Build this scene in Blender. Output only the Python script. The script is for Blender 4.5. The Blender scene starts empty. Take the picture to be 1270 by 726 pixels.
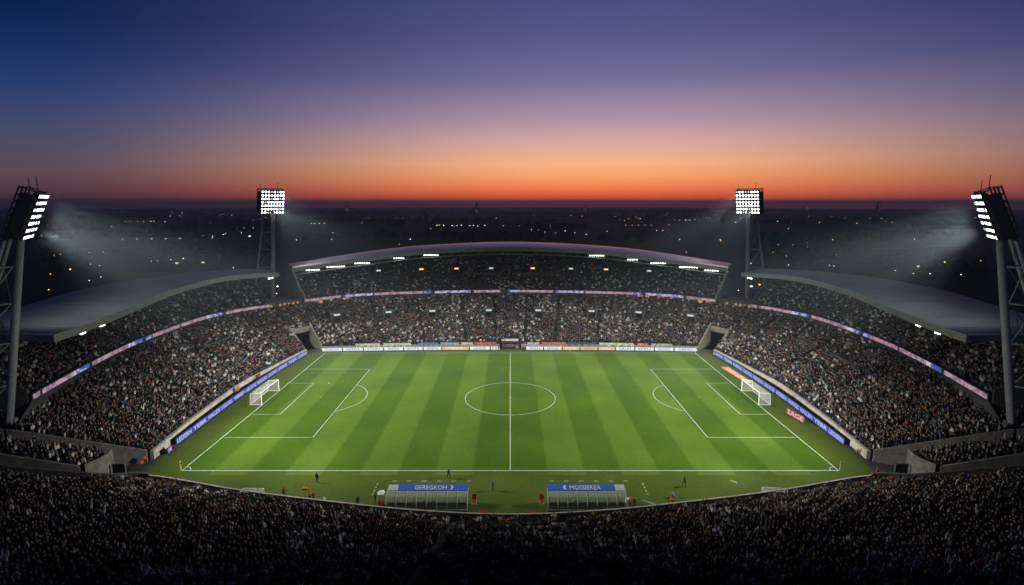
import bpy, bmesh, math, random
import numpy as np
from mathutils import Vector, Matrix
random.seed(7); rng = np.random.default_rng(7)
SC = bpy.context.scene
COL = SC.collection
PI = math.pi
CAMY, CAMH, TILT, FPX = -113.9, 42.7, 0.1672, 670.0      # camera measured from the pitch markings
GZ = -14.0                                               # plain outside the bowl

# ------------------------------------------------------------------ helpers
def lin(r, g, b):
    f = lambda c: (c/255)/12.92 if c/255 <= .04045 else ((c/255+.055)/1.055)**2.4
    return (f(r), f(g), f(b), 1)

def tag(o, label=None, cat=None, group=None, kind=None):
    if label: o['label'] = label
    if cat: o['category'] = cat
    if group: o['group'] = group
    if kind: o['kind'] = kind
    return o

def empty(name, loc=(0, 0, 0), rz=0):
    o = bpy.data.objects.new(name, None); COL.objects.link(o)
    o.location = loc; o.rotation_euler = (0, 0, rz); o.empty_display_size = .5
    return o

def kids(o): return list(o.children)
def copy_tree(o, parent=None):
    c = o.copy(); COL.objects.link(c)
    if parent is not None: c.parent = parent
    for ch in kids(o): copy_tree(ch, c)
    return c

class MB:
    """collects faces; build() links them as one mesh object"""
    def __init__(s): s.v = []; s.f = []; s.m = []
    def poly(s, pts, m=0):
        b = len(s.v); s.v += [tuple(p) for p in pts]; s.f.append(tuple(range(b, b+len(pts)))); s.m.append(m); return s
    def box(s, c, d, m=0, rz=0, top=1.0):
        cx, cy, cz = c; hx, hy, hz = d[0]/2, d[1]/2, d[2]/2
        cs, sn = math.cos(rz), math.sin(rz); b = len(s.v)
        for k, t in ((-1, 1), (1, top)):
            for i, j in ((-1, -1), (1, -1), (1, 1), (-1, 1)):
                x, y = i*hx*t, j*hy*t
                s.v.append((cx+x*cs-y*sn, cy+x*sn+y*cs, cz+k*hz))
        for q in ((3, 2, 1, 0), (4, 5, 6, 7), (0, 1, 5, 4), (1, 2, 6, 5), (2, 3, 7, 6), (3, 0, 4, 7)):
            s.f.append(tuple(b+i for i in q)); s.m.append(m)
        return s
    def tube(s, p0, p1, r0, r1=None, n=8, m=0, cap=True):
        r1 = r0 if r1 is None else r1
        p0, p1 = Vector(p0), Vector(p1); d = (p1-p0).normalized()
        a = d.cross(Vector((0, 0, 1)) if abs(d.z) < .9 else Vector((1, 0, 0))).normalized(); c = d.cross(a)
        b = len(s.v)
        for p, r in ((p0, r0), (p1, r1)):
            for i in range(n):
                t = 2*PI*i/n
                s.v.append(tuple(p + a*(r*math.cos(t)) + c*(r*math.sin(t))))
        for i in range(n):
            j = (i+1) % n
            s.f.append((b+i, b+j, b+n+j, b+n+i)); s.m.append(m)
        if cap:
            s.f.append(tuple(b+i for i in range(n-1, -1, -1))); s.m.append(m)
            s.f.append(tuple(b+n+i for i in range(n))); s.m.append(m)
        return s
    def grid(s, rows, m=0, close=False):
        b = len(s.v); n = len(rows[0])
        for r in rows: s.v += [tuple(p) for p in r]
        for i in range(len(rows)-1):
            for j in range(n-1):
                s.f.append((b+i*n+j, b+i*n+j+1, b+(i+1)*n+j+1, b+(i+1)*n+j)); s.m.append(m)
        return s
    def ball(s, c, r, n=8, m=0, sz=1.0):
        rows = []
        for i in range(n//2+1):
            a = PI*i/(n//2)
            rows.append([(c[0]+r*math.sin(a)*math.cos(2*PI*j/n), c[1]+r*math.sin(a)*math.sin(2*PI*j/n), c[2]+r*sz*math.cos(a)) for j in range(n+1)])
        return s.grid(rows, m)
    def mesh(s, name, mats, smooth=False):
        me = bpy.data.meshes.new(name); me.from_pydata(s.v, [], s.f)
        for m in (mats if isinstance(mats, (list, tuple)) else [mats]): me.materials.append(m)
        me.polygons.foreach_set('material_index', s.m)
        if smooth: me.polygons.foreach_set('use_smooth', [True]*len(me.polygons))
        me.update(); return me
    def build(s, name, mats, parent=None, smooth=False):
        o = bpy.data.objects.new(name, s.mesh(name, mats, smooth)); COL.objects.link(o)
        if parent is not None: o.parent = parent
        return o

def smooth_curve(pts, n):
    """Catmull-Rom through pts, then n points evenly spaced along it"""
    P = np.array(pts, float)
    E = np.vstack([2*P[0]-P[1], P, 2*P[-1]-P[-2]])
    out = []
    for i in range(1, len(E)-2):
        for t in np.linspace(0, 1, 24, endpoint=False):
            a, b, c, d = E[i-1], E[i], E[i+1], E[i+2]
            out.append(.5*((2*b)+(c-a)*t+(2*a-5*b+4*c-d)*t*t+(3*b-a-3*c+d)*t**3))
    out.append(P[-1]); out = np.array(out)
    L = np.r_[0, np.cumsum(np.linalg.norm(np.diff(out[:, :2], axis=0), axis=1))]
    s = np.linspace(0, L[-1], n)
    return np.stack([np.interp(s, L, out[:, k]) for k in range(3)], 1)

def mir(pts): return [(-p[0],)+tuple(p[1:]) for p in pts]

# ------------------------------------------------------------------ materials
def mat(name, col, rough=.7, metal=0., var=.15, scale=3.0, spec=.3, col2=None, bump=0.):
    m = bpy.data.materials.new(name); m.use_nodes = True; nt = m.node_tree; N = nt.nodes; K = nt.links
    p = N['Principled BSDF']; p.inputs['Roughness'].default_value = rough; p.inputs['Metallic'].default_value = metal
    p.inputs['Specular IOR Level'].default_value = spec
    col = tuple(col)[:3]
    a = tuple(max(0, c*(1-var)) for c in col); b = tuple(c*(1+var) for c in (col2[:3] if col2 else col))
    tc = N.new('ShaderNodeTexCoord'); nz = N.new('ShaderNodeTexNoise'); nz.inputs['Scale'].default_value = scale; nz.inputs['Detail'].default_value = 5
    cr = N.new('ShaderNodeValToRGB'); cr.color_ramp.elements[0].position = .3; cr.color_ramp.elements[1].position = .7
    cr.color_ramp.elements[0].color = a+(1,); cr.color_ramp.elements[1].color = b+(1,)
    K.new(tc.outputs['Object'], nz.inputs['Vector']); K.new(nz.outputs['Fac'], cr.inputs['Fac']); K.new(cr.outputs['Color'], p.inputs['Base Color'])
    if bump:
        bp = N.new('ShaderNodeBump'); bp.inputs['Strength'].default_value = bump; K.new(nz.outputs['Fac'], bp.inputs['Height']); K.new(bp.outputs['Normal'], p.inputs['Normal'])
    return m

def emit(name, col, strength, sample=False):
    m = bpy.data.materials.new(name); m.use_nodes = True; N = m.node_tree.nodes
    p = N['Principled BSDF']; p.inputs['Base Color'].default_value = (.02, .02, .02, 1); p.inputs['Roughness'].default_value = .4
    p.inputs['Emission Color'].default_value = tuple(col)[:3]+(1,); p.inputs['Emission Strength'].default_value = strength
    if not sample: m.cycles.emission_sampling = 'NONE'
    return m

def led(name, c1, c2, strength, scale=.6):
    """LED screen picture: two picture colours in blocky noise"""
    m = emit(name, c1, strength); nt = m.node_tree; N = nt.nodes; K = nt.links; p = N['Principled BSDF']
    tc = N.new('ShaderNodeTexCoord'); v = N.new('ShaderNodeTexVoronoi'); v.inputs['Scale'].default_value = scale; v.distance = 'CHEBYCHEV'
    cr = N.new('ShaderNodeValToRGB'); cr.color_ramp.interpolation = 'CONSTANT'
    cr.color_ramp.elements[0].color = tuple(c1)[:3]+(1,); cr.color_ramp.elements[1].color = tuple(c2)[:3]+(1,); cr.color_ramp.elements[1].position = .55
    K.new(tc.outputs['Object'], v.inputs['Vector']); K.new(v.outputs['Color'], cr.inputs['Fac']); K.new(cr.outputs['Color'], p.inputs['Emission Color'])
    return m

M = {}
M['concrete'] = mat('concrete', (0.2875, 0.2687, 0.2250), .85, var=.25, scale=1.3, bump=.2)
M['concrete_mid'] = mat('concrete_mid', (0.1500, 0.1438, 0.1250), .85, var=.3, scale=1.1, bump=.2)
M['barrier'] = mat('barrier', (.44, .41, .33), .85, var=.22, scale=.8, bump=.2)
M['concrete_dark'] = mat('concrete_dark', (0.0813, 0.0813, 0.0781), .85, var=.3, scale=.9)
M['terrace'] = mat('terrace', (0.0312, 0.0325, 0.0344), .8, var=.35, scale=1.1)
M['stair'] = mat('stair', (0.1375, 0.1313, 0.1187), .85, var=.25, scale=2)
M['asphalt'] = mat('asphalt', (.045, .045, .048), .9, var=.3, scale=2)
M['metal'] = mat('metal_grey', (.40, .41, .41), .5, .1, var=.12, scale=2)
M['metal_dark'] = mat('metal_dark', (.07, .072, .075), .5, .4, var=.2, scale=2)
M['roof_sheet'] = mat('roof_sheet', (.25, .265, .30), .5, .2, var=.10, scale=.25)
M['roof_sheet_far'] = mat('roof_sheet_far', (.58, .48, .46), .30, .55, var=.12, scale=.25)  # pink reflection of the dusk sky is put into the base colour
M['fascia'] = mat('fascia', (0.3000, 0.3000, 0.2750), .6, var=.12, scale=.7)
M['white'] = mat('white_paint', (.80, .80, .78), .5, var=.05, scale=4)
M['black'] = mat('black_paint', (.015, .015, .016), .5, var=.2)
M['line'] = mat('line_paint', (0.3750, 0.4000, 0.3500), .8, var=.15, scale=2.5)
M['lens'] = emit('lamp_lens', (.93, .94, 1.0), 9.0)
M['lens_dim'] = emit('lamp_lens_dim', (.92, .88, 1.0), 1.0)
M['roof_lens'] = emit('roof_lamp_lens', (.95, 1.0, .96), 5.0)
M['warm_lamp'] = emit('warm_lamp', (1.0, .55, .22), 1.6)
M['orange_window'] = emit('orange_window', lin(235, 160, 90), .75)
M['pale_lamp'] = emit('pale_lamp', (.8, .85, .8), .8)

# ------------------------------------------------------------------ camera, world, render settings
cam = bpy.data.objects.new('camera', bpy.data.cameras.new('camera')); COL.objects.link(cam); SC.camera = cam
cam.location = (0, CAMY, CAMH); cam.rotation_euler = (PI/2-TILT, 0, 0)
cam.data.sensor_width = 36; cam.data.lens = 36*FPX/1270; cam.data.shift_x = 2.2/1270
cam.data.clip_start = .5; cam.data.clip_end = 20000
SC.view_settings.view_transform = 'Standard'; SC.view_settings.look = 'None'; SC.view_settings.exposure = 0; SC.view_settings.gamma = 1
SC.view_settings.use_curve_mapping = False
cy = SC.cycles
cy.use_denoising = True; cy.max_bounces = 5; cy.diffuse_bounces = 2; cy.glossy_bounces = 2; cy.transmission_bounces = 3; cy.volume_bounces = 0
cy.transparent_max_bounces = 12; cy.sample_clamp_indirect = 4; cy.sample_clamp_direct = 0; cy.caustics_reflective = False; cy.caustics_refractive = False

world = bpy.data.worlds.new('World'); SC.world = world; world.use_nodes = True
nt = world.node_tree; N = nt.nodes; K = nt.links
bg = N['Background']
def math_node(op, a=None, b=None, c=None):
    n = N.new('ShaderNodeMath'); n.operation = op
    for i, x in enumerate((a, b, c)):
        if x is None: continue
        if isinstance(x, (int, float)): n.inputs[i].default_value = x
        else: K.new(x, n.inputs[i])
    return n.outputs[0]
tc = N.new('ShaderNodeTexCoord'); sep = N.new('ShaderNodeSeparateXYZ'); K.new(tc.outputs['Generated'], sep.inputs[0])
elev = math_node('MULTIPLY', math_node('ARCSINE', sep.outputs['Z']), 180/PI)
fac = math_node('DIVIDE', math_node('ADD', elev, 2.0), 42.0)           # -2..40 degrees
def sky_ramp(stops):
    r = N.new('ShaderNodeValToRGB'); cr = r.color_ramp; cr.interpolation = 'EASE' if False else 'LINEAR'
    while len(cr.elements) > 1: cr.elements.remove(cr.elements[-1])
    for i, (e, c) in enumerate(stops):
        p = (e+2)/42
        el = cr.elements[0] if i == 0 else cr.elements.new(p)
        el.position = p; el.color = lin(*c)
    K.new(fac, r.inputs['Fac']); return r.outputs['Color']
SUN_AZ = math.radians(9)
ramp_sun = sky_ramp([(-2, (60, 36, 46)), (-1.1, (92, 48, 58)), (-.5, (140, 62, 62)), (.1, (186, 76, 62)), (.7, (228, 100, 62)), (1.5, (246, 132, 80)), (2.4, (250, 158, 100)), (3.7, (248, 178, 130)), (5.7, (218, 170, 156)),
                     (8, (174, 146, 164)), (11.8, (116, 108, 150)), (15.5, (86, 87, 134)), (18.9, (72, 77, 124)), (26, (36, 44, 90)), (40, (9, 13, 38))])
ramp_away = sky_ramp([(-2, (30, 24, 36)), (-.8, (44, 34, 46)), (.1, (64, 44, 56)), (.9, (84, 56, 68)), (2.3, (94, 72, 84)), (3.8, (82, 76, 96)), (5.9, (66, 72, 106)),
                      (8.9, (38, 60, 108)), (11.7, (20, 46, 94)), (14.4, (7, 34, 78)), (19, (5, 27, 66)), (26, (4, 18, 46)), (40, (3, 8, 24))])
dot = math_node('ADD', math_node('MULTIPLY', sep.outputs['X'], math.sin(SUN_AZ)), math_node('MULTIPLY', sep.outputs['Y'], math.cos(SUN_AZ)))
hyp = math_node('SQRT', math_node('ADD', math_node('MULTIPLY', sep.outputs['X'], sep.outputs['X']), math_node('MULTIPLY', sep.outputs['Y'], sep.outputs['Y'])))
az = math_node('MULTIPLY', math_node('ARCCOSINE', math_node('MINIMUM', math_node('DIVIDE', dot, math_node('MAXIMUM', hyp, 1e-4)), .99999)), 180/PI)
mr = N.new('ShaderNodeMapRange'); mr.interpolation_type = 'SMOOTHSTEP'
mr.inputs['From Min'].default_value = 2; mr.inputs['From Max'].default_value = 51; mr.inputs['To Min'].default_value = 1; mr.inputs['To Max'].default_value = 0
K.new(az, mr.inputs['Value'])
mx = N.new('ShaderNodeMix'); mx.data_type = 'RGBA'; K.new(mr.outputs[0], mx.inputs['Factor']); K.new(ramp_away, mx.inputs[6]); K.new(ramp_sun, mx.inputs[7])
K.new(mx.outputs[2], bg.inputs['Color']); bg.inputs['Strength'].default_value = 1.04

# ------------------------------------------------------------------ the plain
def ground_material():
    m = mat('plain', (.012, .017, .021), .95, var=.5, scale=.004); nt = m.node_tree; N = nt.nodes; K = nt.links
    p = N['Principled BSDF']; tc = [n for n in N if n.type == 'TEX_COORD'][0]; cr = [n for n in N if n.type == 'VALTORGB'][0]
    v = N.new('ShaderNodeTexVoronoi'); v.inputs['Scale'].default_value = .0045; v.inputs['Randomness'].default_value = .9
    mx = N.new('ShaderNodeMix'); mx.data_type = 'RGBA'; mx.inputs['Factor'].default_value = .55
    hsv = N.new('ShaderNodeValToRGB'); e = hsv.color_ramp.elements
    e[0].color = (.008, .012, .010, 1); e[1].color = (.045, .045, .045, 1); e.new(.5).color = (.012, .016, .013, 1)
    K.new(tc.outputs['Object'], v.inputs['Vector']); K.new(v.outputs['Color'], hsv.inputs['Fac'])
    K.new(cr.outputs['Color'], mx.inputs[6]); K.new(hsv.outputs['Color'], mx.inputs[7]); K.new(mx.outputs[2], p.inputs['Base Color'])
    return m
R = 5100
b = MB(); ring = [(R*math.cos(2*PI*i/160), R*math.sin(2*PI*i/160), GZ) for i in range(160)]; b.poly(ring)
tag(b.build('ground', ground_material()), kind='structure')

def plain(px, py, z=GZ):      # where the line of sight of a photo pixel meets the plain
    d = Vector(((px-632.8)/FPX, math.cos(TILT)+math.sin(TILT)*(363-py)/FPX, -math.sin(TILT)+math.cos(TILT)*(363-py)/FPX))
    t = (z-CAMH)/d.z
    return Vector((d.x*t, CAMY+d.y*t, z))

# roads across the plain
M['road'] = mat('road', (.055, .055, .06), .85, var=.2, scale=.05)
def road(pix, w):
    pts = smooth_curve([tuple(plain(*q)) for q in pix], 60); mb = MB(); Lr, Rr = [], []
    for i in range(60):
        t = pts[min(i+1, 59)]-pts[max(i-1, 0)]; n = np.array([-t[1], t[0], 0])/np.linalg.norm(t[:2]); n[2] = 0
        Lr.append(pts[i]+n*w/2+np.array([0, 0, .05])); Rr.append(pts[i]-n*w/2+np.array([0, 0, .05]))
    tag(mb.grid([Rr, Lr]).build('road', M['road']), kind='structure')
road([(-60, 318), (120, 309), (300, 302), (420, 292), (640, 283), (900, 280)], 22)
road([(60, 285), (220, 276), (420, 270), (700, 268), (1100, 272), (1340, 268)], 30)
road([(960, 330), (1050, 322), (1150, 330), (1300, 333)], 12)
road([(230, 345), (260, 320), (300, 313), (330, 311)], 9)
road([(930, 290), (1050, 308), (1180, 305), (1330, 312)], 14)

# far-off woods: one mass of leaf clumps
def woods():
    spots = []
    for _ in range(95):
        py = 259+abs(random.gauss(0, 1))*16; px = random.uniform(-80, 1350)
        if py > 312: continue
        c = plain(px, py); dd = (c-Vector((0, CAMY, 0))).length
        ln = random.uniform(60, 260)*(dd/1800)**.5; wd = random.uniform(15, 45)
        for _ in range(int(38)):
            a = random.uniform(-.2, .2); u = random.uniform(-ln, ln); w = random.gauss(0, wd)
            spots.append((c.x+u, c.y+w+u*a, random.uniform(7, 15)))
    for px, py, n, sp in ((80, 330, 14, 30), (190, 322, 16, 40), (250, 318, 14, 30), (400, 300, 14, 40), (985, 328, 12, 24), (1010, 318, 12, 30), (1120, 330, 18, 30), (1200, 345, 16, 26), (1080, 300, 16, 50)):
        c = plain(px, py)
        for _ in range(n): spots.append((c.x+random.gauss(0, sp), c.y+random.gauss(0, sp*.6), random.uniform(6, 12)))
    nl = 42; V = np.zeros((len(spots)*nl, 4, 3))
    for i, (x, y, h) in enumerate(spots):
        c = rng.normal(0, 1, (nl, 3)); c /= np.linalg.norm(c, axis=1)[:, None]; c *= rng.uniform(.35, 1, (nl, 1))*np.array([h*.5, h*.5, h*.45]); c[:, 2] += h*.6
        a = rng.normal(0, 1, (nl, 3)); a /= np.linalg.norm(a, axis=1)[:, None]; bb = np.cross(a, rng.normal(0, 1, (nl, 3))); bb /= np.linalg.norm(bb, axis=1)[:, None]
        s = h*.17; c += np.array([x, y, GZ])
        V[i*nl:(i+1)*nl] = np.stack([c-a*s-bb*s, c+a*s-bb*s*.7, c+a*s*.8+bb*s, c-a*s+bb*s*.8], 1)
    me = bpy.data.meshes.new('woods'); nf = len(V)
    me.vertices.add(nf*4); me.vertices.foreach_set('co', V.reshape(-1)); me.loops.add(nf*4); me.loops.foreach_set('vertex_index', np.arange(nf*4, dtype=np.int32))
    me.polygons.add(nf); me.polygons.foreach_set('loop_start', np.arange(0, nf*4, 4, dtype=np.int32)); me.update(calc_edges=True)
    me.materials.append(mat('dark_foliage', (.035, .05, .025), .9, var=.5, scale=.05))
    o = bpy.data.objects.new('woods', me); COL.objects.link(o); tag(o, 'dark far-off woods across the plain', kind='stuff')
woods()

# ------------------------------------------------------------------ pitch
HL, YN, YF = 52.8, -33.0, 35.3
def pitch_material():
    m = bpy.data.materials.new('pitch_grass'); m.use_nodes = True; nt = m.node_tree; N = nt.nodes; K = nt.links; p = N['Principled BSDF']
    p.inputs['Roughness'].default_value = .8; p.inputs['Specular IOR Level'].default_value = .15
    def mn(op, a, b=None):
        n = N.new('ShaderNodeMath'); n.operation = op
        for i, x in enumerate((a, b)):
            if x is None: continue
            if isinstance(x, (int, float)): n.inputs[i].default_value = x
            else: K.new(x, n.inputs[i])
        return n.outputs[0]
    tc = N.new('ShaderNodeTexCoord'); sp = N.new('ShaderNodeSeparateXYZ'); K.new(tc.outputs['Object'], sp.inputs[0])
    nw = N.new('ShaderNodeTexNoise'); nw.inputs['Scale'].default_value = .35; K.new(tc.outputs['Object'], nw.inputs['Vector'])
    ax = mn('ADD', mn('ABSOLUTE', sp.outputs['X']), mn('MULTIPLY', mn('SUBTRACT', nw.outputs['Fac'], .5), .5))
    # mown bands: light at 5.9-12, 18-24, 30-36.3, 42-47.5
    tri = mn('PINGPONG', mn('ADD', ax, .05), 5.95)            # 0..5.95..0
    idx = mn('MODULO', mn('FLOOR', mn('DIVIDE', ax, 5.97)), 2.0)
    edge = N.new('ShaderNodeMapRange'); edge.inputs['From Min'].default_value = 0; edge.inputs['From Max'].default_value = .35
    s = mn('SINE', mn('MULTIPLY', ax, PI/5.97))               # + dark, - light
    mr = N.new('ShaderNodeMapRange'); mr.inputs['From Min'].default_value = .14; mr.inputs['From Max'].default_value = -.14; K.new(s, mr.inputs['Value'])
    n1 = N.new('ShaderNodeTexNoise'); n1.inputs['Scale'].default_value = .09; n1.inputs['Detail'].default_value = 6; K.new(tc.outputs['Object'], n1.inputs['Vector'])
    n2 = N.new('ShaderNodeTexNoise'); n2.inputs['Scale'].default_value = 2.2; n2.inputs['Detail'].default_value = 8; n2.inputs['Roughness'].default_value = .7; K.new(tc.outputs['Object'], n2.inputs['Vector'])
    mx = N.new('ShaderNodeMix'); mx.data_type = 'RGBA'; mx.inputs[6].default_value = (0.0442, 0.0968, 0.0026, 1); mx.inputs[7].default_value = (0.0714, 0.1339, 0.0108, 1); K.new(mr.outputs[0], mx.inputs['Factor'])
    # outside the lines the turf is an unstriped, duller green
    inx = mn('LESS_THAN', mn('ABSOLUTE', sp.outputs['X']), HL+1.0); iny = mn('MULTIPLY', mn('LESS_THAN', sp.outputs['Y'], YF+.6), mn('GREATER_THAN', sp.outputs['Y'], YN-1.4))
    ins = mn('MULTIPLY', inx, iny)
    m2 = N.new('ShaderNodeMix'); m2.data_type = 'RGBA'; m2.inputs[6].default_value = (0.0574, 0.0880, 0.0102, 1); K.new(mx.outputs[2], m2.inputs[7]); K.new(ins, m2.inputs['Factor'])
    # worn and yellowish patches, blade-scale grain
    v1 = N.new('ShaderNodeMix'); v1.data_type = 'RGBA'; v1.blend_type = 'MULTIPLY'; v1.inputs['Factor'].default_value = 1
    cr = N.new('ShaderNodeValToRGB'); cr.color_ramp.elements[0].color = (.74, .80, .72, 1); cr.color_ramp.elements[1].color = (1.22, 1.12, 1.1, 1); cr.color_ramp.elements[0].position = .3; cr.color_ramp.elements[1].position = .72
    K.new(n1.outputs['Fac'], cr.inputs['Fac']); K.new(m2.outputs[2], v1.inputs[6]); K.new(cr.outputs['Color'], v1.inputs[7])
    v2 = N.new('ShaderNodeMix'); v2.data_type = 'RGBA'; v2.blend_type = 'MULTIPLY'; v2.inputs['Factor'].default_value = 1
    c2 = N.new('ShaderNodeValToRGB'); c2.color_ramp.elements[0].color = (.72, .74, .7, 1); c2.color_ramp.elements[1].color = (1.25, 1.22, 1.2, 1); c2.color_ramp.elements[0].position = .3; c2.color_ramp.elements[1].position = .7
    K.new(n2.outputs['Fac'], c2.inputs['Fac']); K.new(v1.outputs[2], v2.inputs[6]); K.new(c2.outputs['Color'], v2.inputs[7])
    K.new(v2.outputs[2], p.inputs['Base Color'])
    bp = N.new('ShaderNodeBump'); bp.inputs['Strength'].default_value = .4; bp.inputs['Distance'].default_value = .05; K.new(n2.outputs['Fac'], bp.inputs['Height']); K.new(bp.outputs['Normal'], p.inputs['Normal'])
    return m

# inner edge of the bowl (left half measured, right half mirrored)
IN_SIDE = [(-59.8, -29.2, 1.3), (-60.5, -22.9, 1.3), (-61.4, -12, 1.3), (-61.8, 4.5, 1.3), (-60.0, 18.2, 1.3), (-57.5, 33.8, 1.3)]
IN_FAR = [(-54.6, 37.6, 1.3), (-31.2, 39.3, 1.3), (0, 40.2, 1.3), (31.2, 39.3, 1.3), (54.6, 37.6, 1.3)]
IN_NEAR = [(-86, -45.4, 8.6), (-79, -43.5, 6.8), (-72, -41.7, 5.0), (-66.6, -40.3, 3.6), (-60.5, -38.8, 2.2), (-54.7, -37.2, 1.4), (-39.5, -41.0, 1.2), (-26.5, -43.8, 1.2), (-13, -46.2, 1.2), (0, -47.2, 1.2)]
IN_NEAR = IN_NEAR + mir(IN_NEAR[:-1][::-1])
fl = [(p[0], p[1]) for p in smooth_curve(IN_SIDE, 40)] + [(p[0], p[1]) for p in smooth_curve(IN_FAR, 60)]
fl += [(-x, y) for x, y in [(p[0], p[1]) for p in smooth_curve(IN_SIDE, 40)][::-1]]
nearc = [(p[0], p[1]) for p in smooth_curve(IN_NEAR, 120) if abs(p[0]) < 64][::-1]
b = MB(); b.poly([(x*1.06, y*1.06, -.02) for x, y in fl+nearc][::-1]); tag(b.build('bowl_floor', M['asphalt']), kind='structure')
# turf inside the boards
tf = [(-57.6, -36.5), (-58.9, -30), (-59.2, -23.7), (-59.5, -13), (-59.6, 0.4), (-58.7, 19.6), (-57.3, 33.2), (-55.6, 36.7), (-31, 38.4), (0, 39.0)]
tf = tf + [(-x, y) for x, y in tf[:-1][::-1]]
nn = [(p[0]*.995, p[1]+.35) for p in smooth_curve(IN_NEAR, 120) if abs(p[0]) < 56][::-1]
b = MB(); b.poly([(x, y, 0) for x, y in tf+nn][::-1]); o = b.build('pitch', pitch_material()); tag(o, kind='structure')

def lines():
    z = .004*2; w = .14; mb = MB()
    def seg(x0, y0, x1, y1, w=w):
        d = Vector((x1-x0, y1-y0, 0)).normalized(); n = Vector((-d.y, d.x, 0))*w/2
        mb.poly([(x0-n.x, y0-n.y, z), (x1-n.x, y1-n.y, z), (x1+n.x, y1+n.y, z), (x0+n.x, y0+n.y, z)])
    def arc(cx, cy, r, a0, a1, n=64, w=w):
        P = [[(cx+(r+s)*math.cos(a0+(a1-a0)*i/n), cy+(r+s)*math.sin(a0+(a1-a0)*i/n), z) for i in range(n+1)] for s in (-w/2, w/2)]
        mb.grid(P[::-1])
    h = w/2
    seg(-HL-h, YN, HL+h, YN, .2); seg(-HL-h, YF, HL+h, YF)
    for s in (-1, 1):
        seg(s*HL, YN+.1, s*HL, YF-h, .2)
        for d, y in ((16.6, 20.3), (6.0, 9.4)):
            seg(s*(HL-h), y, s*(HL-d), y); seg(s*(HL-h), -y-.3, s*(HL-d), -y-.3); seg(s*(HL-d), -y-.3-h, s*(HL-d), y+h)
        a = math.acos(5.6/9.9)
        if s < 0: arc(-HL+11, 0, 9.9, -a, a, 32)
        else: arc(HL-11, 0, 9.9, PI-a, PI+a, 32)
        arc(s*(HL-11), 0, .12, 0, 2*PI, 12)
        for yy, t in ((YN, 1), (YF, -1)):
            arc(s*(HL-.1), yy+t*.1, 1.1, (0 if s < 0 else PI/2) if t > 0 else (-PI/2 if s < 0 else PI), (PI/2 if s < 0 else PI) if t > 0 else (0 if s < 0 else 1.5*PI), 12)
    seg(0, YN+.1, 0, YF-h); arc(0, -.2, 9.9, 0, 2*PI, 96); arc(0, -.2, .15, 0, 2*PI, 12)
    # broken lines of the two technical areas
    for s in (-1, 1):
        for i in range(6): x = s*(6.4+i*2.3); seg(x-.35, -36.3, x+.35, -36.3, .14)
        for i in range(4): seg(s*20.3, -37.0-i*.95, s*20.35, -37.45-i*.95, .14)
    seg(34.2, -36.0, 34.9, -36.9, .2)
    tag(mb.build('pitch_markings', M['line']), kind='structure')
lines()

# ------------------------------------------------------------------ terraces
SEATS = []            # (x, y, z, facing angle, region)
def terrace(front, back, nrows, parent, name='lower_terrace', aisles=(), cross=None, region='', cut=None, ahw=.36):
    """stepped seating between two curves; returns interpolating function"""
    n = len(front); F = np.array(front); B = np.array(back)
    D = np.linalg.norm((B-F)[:, :2], axis=1)
    rows = []
    for k in range(nrows):
        t0, t1 = k/nrows, (k+1)/nrows
        for t in (t0, t1):
            P = F+(B-F)*t; P = P.copy(); P[:, 2] = F[:, 2]+(B[:, 2]-F[:, 2])*k/nrows; rows.append(P)
    P = B.copy(); rows.append(P)
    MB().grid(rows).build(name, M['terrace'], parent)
    mid = F+(B-F)*.5
    L = np.r_[0, np.cumsum(np.linalg.norm(np.diff(mid[:, :2], axis=0), axis=1))]; S = L/L[-1]
    def at(s, t):
        return np.array([np.interp(s, S, (F+(B-F)*t)[:, k]) for k in range(3)])
    for s in aisles:                                        # stairs: half steps up each aisle
        mb = MB(); a = at(s, 0); e = at(s, 1); dr = (e-a)[:2]; ang = math.atan2(dr[1], dr[0])
        for k in range(nrows):
            for hf in (0, 1):
                t = (k+.25+hf*.5)/nrows; c = at(s, t); z = a[2]+(e[2]-a[2])*(k/nrows); rise = (e[2]-a[2])/nrows
                dep = np.linalg.norm(dr)/nrows*.5
                mb.box((c[0], c[1], z+.012+hf*rise*.25), (dep*.98, ahw*2, .02+hf*rise*.5), 0, ang)
        mb.build('stair_aisle', M['stair'], parent)
    for k in range(nrows):
        t = (k+.55)/nrows; Q = F+(B-F)*t; z = F[:, 2]+(B[:, 2]-F[:, 2])*k/nrows
        l = np.r_[0, np.cumsum(np.linalg.norm(np.diff(Q[:, :2], axis=0), axis=1))]
        if cross is not None and k in cross: continue
        u = np.arange(.3, l[-1]-.25, .54); u = u+rng.uniform(-.05, .05, len(u))
        xs = np.interp(u, l, Q[:, 0]); ys = np.interp(u, l, Q[:, 1]); zs = np.interp(u, l, z); ss = np.interp(u, l, S)
        fx = np.interp(u, l, (F-B)[:, 0]); fy = np.interp(u, l, (F-B)[:, 1]); an = np.arctan2(fy, fx)
        for i in range(len(u)):
            if any(abs(ss[i]-s)*l[-1] < ahw+.10 for s in aisles): continue
            if cut is not None and cut(xs[i], ys[i], zs[i], k): continue
            SEATS.append((xs[i], ys[i], zs[i], an[i], region))
    return at

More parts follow.
